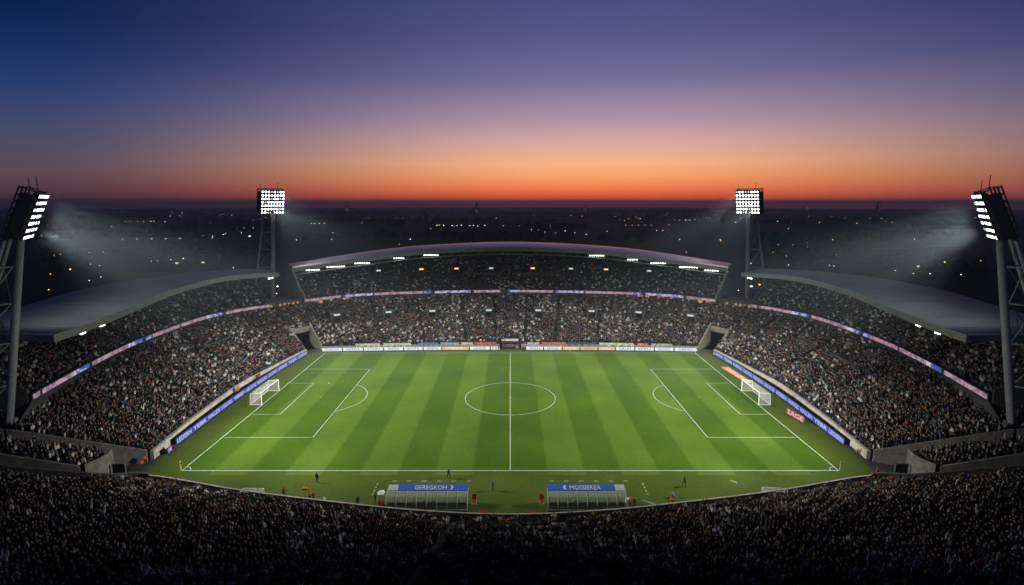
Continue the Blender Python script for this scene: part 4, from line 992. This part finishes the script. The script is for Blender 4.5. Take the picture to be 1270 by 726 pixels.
for x, y, c, lb in ((-HL-.1, YN-.1, 'yellow', 'thick yellow corner flag at the near left corner of the pitch'), (HL+.1, YN-.1, 'white', 'thin pale corner flag at the near right corner of the pitch'),
                    (-HL-.1, YF+.1, 'yellow', 'tiny corner flag at the far left corner of the pitch'), (HL+.1, YF+.1, 'yellow', 'tiny corner flag at the far right corner of the pitch')):
    o = empty('corner_flag', (x, y, 0)); tag(o, lb, 'corner flag', 'corner flags'); th = .11 if c == 'yellow' and y < 0 else .035
    MB().tube((0, 0, 0), (0, 0, 1.6), th, n=8).build('pole', M['flag_yellow'] if c == 'yellow' else M['white'], o)
    MB().grid([[(.05+.11*i, .06*math.sin(i*1.4), 1.6) for i in range(5)], [(.05+.11*i, .06*math.sin(i*1.4+.5), 1.2) for i in range(5)]]).grid([[(.05+.11*i, .02+.06*math.sin(i*1.4+.5), 1.2) for i in range(5)], [(.05+.11*i, .02+.06*math.sin(i*1.4), 1.6) for i in range(5)]]).build('flag', CL[c], o)

# red ad mats on the turf behind the right goal
M['mat_red'] = mat('mat_red', (.55, .09, .04), .8, var=.15); M['mat_orange'] = mat('mat_orange', (.62, .26, .14), .8, var=.2, scale=.6); M['mat_white'] = mat('mat_white', (.75, .7, .66), .8)
def ad_mat(quad, m, text, label, h, w, ang):
    q = [Vector((x, y, .05)) for x, y in quad]; lo = [p-Vector((0, 0, .045)) for p in q]; c = sum(q, Vector())/4
    o = MB().poly(q).poly(lo[::-1]).grid([lo+lo[:1], q+q[:1]]).build('ad_mat', m); tag(o, label, 'ad mat', None)
    me = text_mesh(text, h, w); t = bpy.data.objects.new('lettering', me); me.materials.append(M['mat_white']); COL.objects.link(t); t.parent = o
    t.location = (c.x, c.y, .056); t.rotation_euler = (-PI/2, 0, ang)
board((56.7, -12.0, 0), math.radians(-80), 5.2, 1.35, M['ad_red'], M['ad_letter'], 'SAGE', 'red standing board with white letters SAGE by the right goal line', None)
ad_mat([(55.0, 22.0), (56.2, 9.5), (57.9, 9.9), (57.0, 22.2)], M['mat_orange'], 'GREGOR', 'long orange ad mat with white letters beside the right goal', .9, 9, math.radians(-84))

# dugouts
def clear_sheet():
    m = bpy.data.materials.new('clear_sheet'); m.use_nodes = True; Nn = m.node_tree.nodes; K = m.node_tree.links; p = Nn['Principled BSDF']
    p.inputs['Base Color'].default_value = (.55, .56, .52, 1); p.inputs['Roughness'].default_value = .2; p.inputs['Alpha'].default_value = .36; return m
M['sheet'] = clear_sheet(); M['dug_blue'] = mat('sign_blue', (0.0338, 0.1050, 0.4950), .45, var=.08); M['dug_grey'] = mat('sign_grey', (.40, .41, .42), .6, var=.1); M['rib'] = mat('dugout_rib', (0.3438, 0.3438, 0.3250), .5, var=.1); M['sign_white'] = mat('sign_white', (0.6400, 0.6560, 0.6800), .5, var=.03)
def dugout(x0, x1, yb, grey_left, text, crescent, label):
    d = empty('dugout', ((x0+x1)/2, yb, 0)); tag(d, label, 'dugout', 'dugouts at the near touchline'); W = x1-x0; n = 8
    prof = [(0, .15), (.02, .75), (.18, 1.35), (.55, 1.85), (1.15, 2.2), (1.5, 2.28)]            # y (towards the pitch), z
    top = [(1.5, 2.28), (2.35, 2.3)]
    X = lambda i: -W/2+W*i/n
    for i in range(n+1):
        mb = MB(); P = prof+[(2.35, 2.3)]
        for (a, b), (c, e) in zip(P[:-1], P[1:]): mb.tube((X(i), a, b), (X(i), c, e), .055, n=6)
        mb.build('rib', M['rib'], d)
    for i in range(n):
        MB().grid([[(X(i)+.06, y, z) for y, z in prof], [(X(i+1)-.06, y, z) for y, z in prof]]).build('clear_panel', M['sheet'], d)
    for s in (0, n):
        MB().poly([(X(s), y, z) for y, z in prof+[(2.35, 2.3), (1.9, .1), (0, .1)]]).build('end_panel', M['sheet'], d)
    g0, g1 = (-W/2, -W/2+W/n) if grey_left else (W/2-W/n, W/2); b0, b1 = (-W/2+W/n, W/2) if grey_left else (-W/2, W/2-W/n)
    for a, b, m, nm in ((g0, g1, M['dug_grey'], 'roof_panel'), (b0, b1, M['dug_blue'], 'sign_panel')):
        o = MB().grid([[(a, 1.42, 2.33), (b, 1.42, 2.33)], [(a, 2.5, 2.62), (b, 2.5, 2.62)]]).grid([[(a, 2.5, 2.56), (b, 2.5, 2.56)], [(a, 1.42, 2.27), (b, 1.42, 2.27)]]).grid([[(a, 2.5, 2.62), (b, 2.5, 2.62)], [(a, 2.5, 2.56), (b, 2.5, 2.56)]]).grid([[(a, 1.42, 2.27), (b, 1.42, 2.27)], [(a, 1.42, 2.33), (b, 1.42, 2.33)]]).build(nm, m, d)
        if nm == 'sign_panel':
            sl = math.atan2(.29, 1.08); xc = (a+b)/2-(.35 if crescent > 0 else -.55)
            t = bpy.data.objects.new('lettering', text_mesh(text, .78, W*.40)); t.data.materials.append(M['sign_white']); COL.objects.link(t); t.parent = o; t.location = (xc, 1.95, 2.492); t.rotation_euler = (-(PI/2-sl), 0, 0)
            cx = xc+crescent*W*.245; k = [(cx+crescent*.42*math.cos(q), .42*math.sin(q)) for q in np.linspace(-1.45, 1.45, 14)]; k2 = [(cx+crescent*(-.12+.30*math.cos(q)), .36*math.sin(q)) for q in np.linspace(1.45, -1.45, 14)]
            hgt = lambda v: 2.492+v*math.sin(sl)
            MB().poly([(u, 1.95+v*math.cos(sl), hgt(v)) for u, v in (k+k2)][::1 if crescent > 0 else -1]).build('crescent_mark', M['sign_white'], o)
    MB().box((0, 0, .1), (W+.2, .16, .22)).build('base_rail', M['rib'], d)
    bn = MB(); bn.box((0, .75, .42), (W-.5, .4, .08)).box((0, .52, .75), (W-.5, .08, .5))
    for i in range(7): bn.box((-W/2+.6+i*(W-1.2)/6, .75, .19), (.1, .3, .38))
    bn.build('bench', M['metal_dark'], d)
dugout(-17.4, -6.0, -44.55, True, 'GEREGKOH', 1, 'left dugout with a clear curved back and grey left end roof panel')
dugout(5.3, 16.3, -44.55, False, 'MOSSIEREA', -1, 'right dugout with a clear curved back and grey right end roof panel')
for x, y, sh, lb in ((-12.6, -43.75, 'white', 'person in white top sitting in the left dugout, left of the pair'), (-12.1, -43.75, 'pale_blue', 'person in pale blue top sitting in the left dugout'), (-10.9, -43.75, 'charcoal', 'person in dark top sitting in the left dugout, middle bay'), (-7.2, -43.75, 'yellow', 'person in yellow top sitting in the left dugout'),
                     (10.5, -43.75, 'white', 'person in white top sitting in the right dugout, left of the pair'), (11.2, -43.75, 'white', 'person in white top sitting in the right dugout, right of the pair'), (9.2, -43.75, 'green', 'person in green top sitting in the right dugout'), (15.6, -43.75, 'red', 'person in red top sitting in the right dugout')):
    person((x, y, 0), PI/2, 'seated', sh, lb)
# substitutes' steps: red chair boards with white frames
def red_stand(x, y, lb):
    o = empty('red_chair', (x, y, 0)); tag(o, lb, 'chair', 'red chairs beside the dugouts')
    MB().box((0, 0, .46), (.62, .55, .08)).build('seat', CL['red'], o); MB().box((0, .26, .95), (.62, .08, .85)).build('backrest', CL['orange'], o)
    for sx in (-1, 1):
        for sy in (-1, 1): MB().tube((sx*.3, sy*.25, 0), (sx*.3, sy*.25, .45), .03, n=6).build('leg', M['white'], o)
red_stand(-5.15, -42.6, 'tall red chair just right of the left dugout'); red_stand(4.5, -42.6, 'tall red chair just left of the right dugout')
def crate(x, y, lb, c='red', s=(1.1, .5, .42)):
    o = empty('equipment_box', (x, y, 0)); tag(o, lb, 'box', None); MB().box((0, 0, s[2]/2), s, top=.95).build('body', CL[c], o); MB().box((0, 0, s[2]+.03), (s[0]*1.0, s[1]*1.0, .06)).build('lid', CL[c], o); MB().tube((-.15, 0, s[2]+.12), (.15, 0, s[2]+.12), .025, n=6).build('handle', M['black'], o)
crate(-3.7, -45.4, 'low red box by the front wall right of the left dugout'); crate(2.95, -45.4, 'low red box by the front wall left of the right dugout')
crate(16.9, -42.4, 'white box on the grass beside the right dugout', 'white', (.7, .5, .6)); crate(-30.9, -38.7, 'small orange kit bag lying on the grass at left', 'orange', (.6, .4, .18))
def parasol(x, y, lb):
    o = empty('parasol', (x, y, 0)); tag(o, lb, 'parasol'); MB().tube((0, 0, 0), (0, 0, 2.1), .035, n=6).build('pole', M['metal'], o)
    n = 10; r = [[(q*math.cos(2*PI*i/n), q*math.sin(2*PI*i/n), z) for i in range(n+1)] for q, z in ((.02, 2.35), (.35, 2.25), (.62, 2.02))]
    MB().grid(r[::-1]).grid([[(x2, y2, z-.03) for x2, y2, z in k] for k in r]).build('canopy', M['white'], o)
parasol(-18.2, -43.2, 'small white parasol at the end of the left dugout')
def rail(x, y, ang, lb):
    o = empty('handrail', (x, y, 0), ang); tag(o, lb, 'handrail')
    MB().tube((0, 0, 1.1), (3.0, 0, .5), .06, n=6).build('top_rail', M['white'], o)
    for u, h in ((0, 1.1), (3.0, .5)): MB().tube((u, 0, 0), (u, 0, h), .06, n=6).build('post', M['white'], o)
rail(18.6, -43.6, -.25, 'white stair handrail at the wall right of the right dugout')
# people round the pitch
PEOPLE = [(-29.7, -36.8, 'standing', 'black', 'person in dark suit standing alone near the left touchline'), (-9.6, -35.5, 'walking', 'charcoal', 'person in dark kit walking on the touchline above the left dugout'),
          (-2.6, -39.2, 'standing', 'navy', 'person in dark clothes standing on the grass between the dugouts'), (26.4, -38.0, 'walking', 'charcoal', 'person in dark clothes walking near the right touchline'),
          (23.8, -41.3, 'crouching', 'pale_blue', 'person in pale top crouching over an orange bag at right'), (-21.6, -43.4, 'standing', 'charcoal', 'person in grey standing by the wall left of the left dugout'),
          (-19.3, -42.6, 'folded', 'black', 'person in black with folded arms at the left dugout end'), (-18.4, -43.9, 'standing', 'orange', 'steward in orange vest under the white parasol'), (-17.8, -44.3, 'standing', 'red', 'steward in red jacket against the left dugout end'),
          (-33.0, -41.1, 'standing', 'red', 'steward in red jacket by the small left practice goal'), (-28.8, -42.2, 'standing', 'orange', 'steward in orange vest by the left front wall'), (-28.2, -42.4, 'folded', 'red', 'steward in red with folded arms by the left front wall'),
          (-26.6, -42.7, 'seated', 'white', 'person in white sitting by the left front wall'), (16.9, -43.6, 'standing', 'orange', 'steward in orange vest beside the right dugout'), (17.6, -43.4, 'standing', 'yellow', 'person in yellow bib beside the right dugout'),
          (-.8, 38.4, 'standing', 'red', 'person in red standing in the far players gap, left one'), (1.9, 37.6, 'standing', 'cream', 'person in pale top standing in the far players gap'), (3.9, 38.0, 'standing', 'orange', 'person in orange beside the far players gap'), (-3.3, 38.2, 'standing', 'red', 'person in red at the end of the left far boards'),
          (-58.4, -25.6, 'crouching', 'red', 'person in red crouching at the end of the left blue boards'), (-60.0, -30.9, 'standing', 'orange', 'steward in orange vest at the left ramp mouth close to the turf'), (-59.4, -32.6, 'standing', 'orange', 'steward in orange vest deeper inside the left ramp mouth by the gate wall'),
          (57.6, -35.0, 'standing', 'orange', 'steward in orange vest at the right ramp mouth'), (59.6, -27.0, 'crouching', 'yellow', 'person in yellow vest crouching at the end of the right blue boards'), (-60.3, 9.5, 'standing', 'black', 'person in black standing between the left boards and wall'), (60.4, -2.0, 'standing', 'black', 'person in black standing between the right boards and wall')]
for i, (x, y, ps, c, lb) in enumerate(PEOPLE):
    tr = 'black' if c in ('black', 'charcoal', 'navy') else ['charcoal', 'denim', 'black'][i % 3]
    person((x, y, 0), random.uniform(0, 6.28) if y < 30 else -PI/2, ps, c, lb, tr, i % 3, i % 3)
crate(23.4, -41.9, 'orange bag on the grass in front of the crouching person', 'orange', (.5, .35, .25))
def ball(x, y, lb):
    o = MB().ball((0, 0, .13), .13, 14).build('football', M['white'], None, True); o.location = (x, y, 0); tag(o, lb, 'ball')
ball(-43.0, 9.0, 'white football lying in the left penalty area'); ball(17.3, 37.1, 'white football near the far boards')
# photographers' seats and stewards' signs behind the left boards
for x, y, c, lb in ((-60.8, 1.5, 'orange', 'round orange sign disc behind the left blue boards'), (-60.4, 10.8, 'red', 'red sign disc behind the left blue boards by the goal')):
    o = empty('sign_disc', (x, y, 0)); tag(o, lb, 'sign', 'sign discs behind the left boards'); MB().tube((0, 0, 0), (0, 0, 1.4), .04, n=6).build('pole', M['metal_dark'], o)
    MB().tube((-.04, 0, 1.5), (.06, 0, 1.5), .62, n=20).build('disc', CL[c], o)

# ------------------------------------------------------------------ street lamps on the plain
M['lamp_orange'] = emit('street_orange', (1.0, .50, .16), 6.0); M['lamp_white'] = emit('street_white', (1.0, .93, .80), 6.0); M['lamp_cool'] = emit('street_cool', (.70, .84, 1.0), 5.0)
def lamp_me(m, r):
    mb = MB().tube((0, 0, 0), (0, 0, 9), .12, .08, n=5, m=0).box((.6, 0, 9.05), (1.5, .12, .12), 0); mb.ball((1.2, 0, 8.9), r*.43, 8, 1, .6); return mb.mesh('street_lamp', [M['metal_dark'], m])
LM = {(k, r): lamp_me(M['lamp_'+k], r) for k in ('orange', 'white', 'cool') for r in (.7, 1.1, 1.7)}
def street_lamp(px, py, k, r, where):
    o = bpy.data.objects.new('street_lamp', LM[(k, r)]); COL.objects.link(o); p = plain(px, py, GZ+8.9); o.location = (p.x, p.y, GZ); o.rotation_euler = (0, 0, random.uniform(0, 6.28))
    w = dict(orange='orange glowing', white='warm white glowing', cool='cool white glowing')[k]
    tag(o, f'{w} street lamp on the dark plain {where}', 'street lamp', f'{w} lamps {where}')
def where_(px): return 'beyond the left grandstand roof' if px < 345 else ('beyond the far grandstand roof' if px < 925 else 'beyond the right grandstand roof')
NAMED = [(139, 281, 'white', 1.7), (86, 277, 'orange', 1.1), (100, 276, 'orange', 1.1), (110, 276, 'white', 1.1), (122, 276, 'orange', 1.1), (66, 283, 'orange', 1.1), (70, 283, 'orange', 1.1), (150, 275.5, 'orange', 1.7), (155, 275.3, 'orange', 1.7), (162, 275, 'orange', 1.7), (170, 275, 'orange', 1.7), (178, 275, 'orange', 1.7), (188, 274.8, 'white', 1.7), (191, 274.6, 'orange', 1.7), (204, 275.3, 'white', 1.7),
         (152, 262, 'cool', 1.7), (213, 263, 'white', 1.7), (226, 264.5, 'white', 1.7), (273, 266.5, 'cool', 1.7), (287, 267, 'cool', 1.7), (262, 295, 'cool', 1.1), (264, 293, 'cool', 1.1), (278, 291, 'white', 1.1), (279, 290, 'orange', 1.1), (309, 293, 'white', 1.7), (299, 289, 'cool', 1.1), (303, 283, 'cool', 1.1), (186, 324.3, 'white', .7), (196, 323.5, 'orange', .7), (212, 322.3, 'white', .7), (227, 320.6, 'orange', 1.1), (240, 315.7, 'orange', .7),
         (289, 332, 'orange', .7), (67, 317, 'white', .7), (77, 315.5, 'orange', .7), (110, 313.5, 'orange', .7), (130, 312.5, 'orange', .7), (134, 312, 'orange', .7), (138, 311.5, 'white', .7), (112, 328, 'cool', .7), (126, 329.5, 'orange', .7), (88, 334, 'orange', 1.1), (113, 348, 'orange', .7), (61, 340, 'orange', .7), (109, 358, 'orange', .7), (63, 359, 'orange', .7), (126, 344, 'cool', .7),
         (367, 298, 'white', 1.1), (413, 289, 'white', 1.1), (412, 297, 'white', 1.1), (387, 277.5, 'orange', 1.7), (391, 277.5, 'white', 1.7), (396, 277.3, 'white', 1.7), (402, 277, 'orange', 1.7), (309, 293, 'white', 1.1), (345, 355, 'white', 1.1), (346, 364, 'orange', .7), (359, 361, 'orange', .7),
         (534, 284, 'orange', 1.1), (541, 280, 'orange', 1.7), (545, 279.5, 'orange', 1.7), (551, 279.6, 'white', 1.7), (560, 279.8, 'white', 1.7), (566, 280, 'orange', 1.7), (573, 279.5, 'white', 1.7), (582, 280, 'orange', 1.7), (588, 279.6, 'orange', 1.7), (592, 281, 'white', 1.7), (602, 279.8, 'white', 1.7), (616, 270.5, 'white', 1.7), (628, 262, 'white', 1.7), (633, 261, 'orange', 1.7), (510, 297, 'white', 1.1), (496, 303, 'orange', .7),
         (660, 285, 'cool', 1.1), (668, 286, 'white', 1.1), (675, 288, 'cool', 1.1), (700, 286.5, 'white', 1.1), (705, 288, 'orange', 1.1), (714, 289, 'cool', 1.1), (728, 291, 'cool', 1.1), (745, 292, 'cool', 1.1), (752, 287, 'orange', 1.1), (770, 276, 'white', 1.7), (774, 274, 'orange', 1.7), (758, 269, 'orange', 1.7), (763, 268.5, 'orange', 1.7), (792, 271, 'cool', 1.7), (827, 265.5, 'orange', 1.7), (837, 273, 'orange', 1.7), (843, 273, 'orange', 1.7), (850, 273, 'white', 1.7), (855, 273.2, 'white', 1.7), (815, 286, 'white', 1.1), (823, 286, 'white', 1.1), (844, 297, 'orange', 1.1), (852, 313, 'orange', .7), (893, 297.5, 'white', 1.1), (895, 299, 'orange', 1.1), (912, 276, 'cool', 1.7), (919, 271, 'cool', 1.7),
         (930, 327, 'white', 1.1), (957, 313, 'orange', .7), (975, 317.5, 'cool', 1.1), (985, 261, 'white', 1.7), (965, 275, 'white', 1.7), (1003, 269, 'cool', 1.7), (1017, 276, 'orange', 1.7), (1031, 269, 'white', 1.7), (1062, 277, 'orange', 1.7), (1079, 271, 'orange', 1.7), (1100, 275, 'orange', 1.7), (1107, 276, 'orange', 1.7), (1133, 296.5, 'white', 1.1), (1144, 303, 'orange', .7), (1155, 283, 'cool', 1.1), (1172, 268, 'white', 1.7), (1190, 282.5, 'orange', 1.1), (1195, 283, 'orange', 1.1), (1201, 282.5, 'white', 1.1), (1176, 282, 'white', 1.1), (1162, 277, 'white', 1.7),
         (1034, 297.5, 'orange', 1.1), (1060, 301, 'cool', .7), (1037, 316, 'orange', 1.1), (1105, 314, 'orange', .7), (1108, 335.5, 'white', .7), (1133, 339, 'orange', .7), (1151, 339.5, 'white', .7), (1172, 325.5, 'orange', 1.1), (1193, 341, 'white', .7), (1214, 323.5, 'orange', .7), (1243, 345.5, 'orange', 1.7), (1003, 306.5, 'orange', .7), (1002, 301, 'orange', .7), (934, 355, 'white', 1.7), (944, 353.5, 'orange', 1.1), (913, 360, 'cool', .7), (924, 361, 'cool', .7), (1027, 329, 'cool', .7), (1032, 330, 'cool', .7), (980, 329, 'cool', .7)]
for a in NAMED: street_lamp(a[0]+.0, a[1], a[2], a[3], where_(a[0]))
r2 = random.Random(21)
for i in range(80):
    py = 258.6+abs(r2.gauss(0, 1))*15; px_ = r2.uniform(30, 1250)
    if py > 300: continue
    street_lamp(px_, py, r2.choice(['orange', 'orange', 'white', 'cool']), 1.7 if py < 275 and r2.random() < .5 else (.7 if py > 285 else 1.1), where_(px_))

# ------------------------------------------------------------------ buildings on the plain
M['tower_wall'] = mat('tower_wall', (.08, .08, .085), .8, var=.2, scale=.1); M['shed_wall'] = mat('shed_wall', (.22, .2, .19), .8, var=.2, scale=.05); M['shed_roof'] = mat('shed_roof', (.24, .25, .26), .6, var=.2, scale=.05); M['lit'] = emit('lit_window', (1, .72, .4), .9); M['red_beacon'] = emit('red_beacon', (1, .1, .05), 4)
def tower_block(px, top_py, dist_py, w, lb):
    p = plain(px, dist_py); d = Vector((p.x, p.y-CAMY, 0)).length
    h = CAMH+d*math.tan(math.atan((363-top_py)/FPX)-TILT)-GZ
    o = empty('tower_block', (p.x, p.y, GZ)); tag(o, lb, 'tower block', 'tower blocks on the horizon')
    MB().box((0, 0, h/2), (w, w*.7, h)).build('wall', M['tower_wall'], o); MB().box((0, 0, h+1.1), (w*.6, w*.45, 2)).build('roof_plant', M['tower_wall'], o); MB().tube((w*.2, 0, h+3), (w*.2, 0, h+6), .5, n=5).build('antenna', M['tower_wall'], o)
    for i in range(14): MB().box((random.uniform(-.42, .42)*w, -w*.355, random.uniform(.1, .95)*h), (w*.05, .3, 2.2)).build('window', M['lit'], o)
tower_block(591, 251.0, 266, 15, 'dark tower block on the horizon above the far grandstand roof'); tower_block(1089, 250.2, 265, 17, 'dark tower block on the horizon above the right grandstand roof')
tower_block(430, 255.0, 262, 20, 'low dark tower block on the horizon right of the far left mast'); tower_block(726, 254.8, 261.5, 16, 'slim low tower block on the horizon right of centre'); tower_block(1000, 255.5, 261, 40, 'broad low block on the horizon right of the far right mast')
def shed(px, py, ang, L_, W_, H_, lb, rise=.18, lit=0):
    p = plain(px, py); o = empty('warehouse', (p.x, p.y, GZ), ang); tag(o, lb, 'warehouse', 'warehouses on the plain')
    MB().box((0, 0, H_/2), (L_, W_, H_)).build('wall', M['shed_wall'], o); hh = H_+W_*rise
    mb = MB(); e = .8
    for z in (0, .35):
        pass
    A = [(-L_/2-e, -W_/2-e, H_), (L_/2+e, -W_/2-e, H_), (L_/2+e, 0, hh), (-L_/2-e, 0, hh), (L_/2+e, W_/2+e, H_), (-L_/2-e, W_/2+e, H_)]
    mb.poly([A[0], A[1], A[2], A[3]]).poly([A[3], A[2], A[4], A[5]]).poly([A[0], A[3], A[5]]).poly([A[1], A[4], A[2]]).poly([A[5], A[4], A[1], A[0]]); mb.build('roof', M['shed_roof'], o)
    MB().box((0, -W_/2-.06, 2.1), (4.2, .12, 4.2)).build('loading_door', M['metal_dark'], o)
    for i in range(lit): MB().box((-L_/2+(i+.5)*L_/lit, -W_/2-.08, H_*.65), (2.2, .1, 1.2)).build('window', M['lit'], o)
for i, a in enumerate([(662, 283, .05, 150, 40, 9, 'long pale warehouse just above the far grandstand roof', .12, 9), (1095, 295, .15, 70, 34, 8, 'pale hipped warehouse above the right grandstand roof', .22, 4), (970, 308, -.2, 36, 26, 8, 'pale gabled hall right of the far right mast', .3, 2), (195, 300, .2, 90, 34, 8, 'long low warehouse beyond the left grandstand roof', .15, 5),
                       (480, 273, .1, 120, 40, 10, 'low warehouse left of centre under the horizon', .1, 6), (905, 268, -.1, 140, 46, 10, 'low warehouse near the horizon left of the far right mast', .1, 6), (1170, 290, .1, 90, 36, 9, 'low warehouse beyond the right roof near its mast', .15, 4), (60, 296, .2, 70, 30, 8, 'low shed beside the left near mast', .15, 3), (1145, 335, .1, 46, 22, 7, 'small shed just beyond the right grandstand roof', .2, 3), (240, 331, .3, 40, 20, 7, 'small shed just beyond the left grandstand roof', .2, 2), (790, 282, .0, 70, 30, 8, 'mid sized shed right of the long pale warehouse', .15, 5), (300, 276, 0, 110, 36, 9, 'warehouse behind the far left mast', .12, 4)]): shed(*a)

# ------------------------------------------------------------------ evening air
HZ = 7200
b = MB().box((0, 0, (GZ-1+50.5)/2), (2*HZ, 2*HZ, 51.5-GZ))
hm = bpy.data.materials.new('haze'); hm.use_nodes = True; hn = hm.node_tree.nodes; hn.remove(hn['Principled BSDF'])
pv = hn.new('ShaderNodeVolumePrincipled'); pv.inputs['Color'].default_value = (.70, .90, 1.0, 1); pv.inputs['Density'].default_value = 2.8e-4; pv.inputs['Anisotropy'].default_value = .38
hm.node_tree.links.new(pv.outputs[0], hn['Material Output'].inputs['Volume'])
tag(b.build('haze', hm), 'thin evening haze over the stadium and plain', kind='stuff')
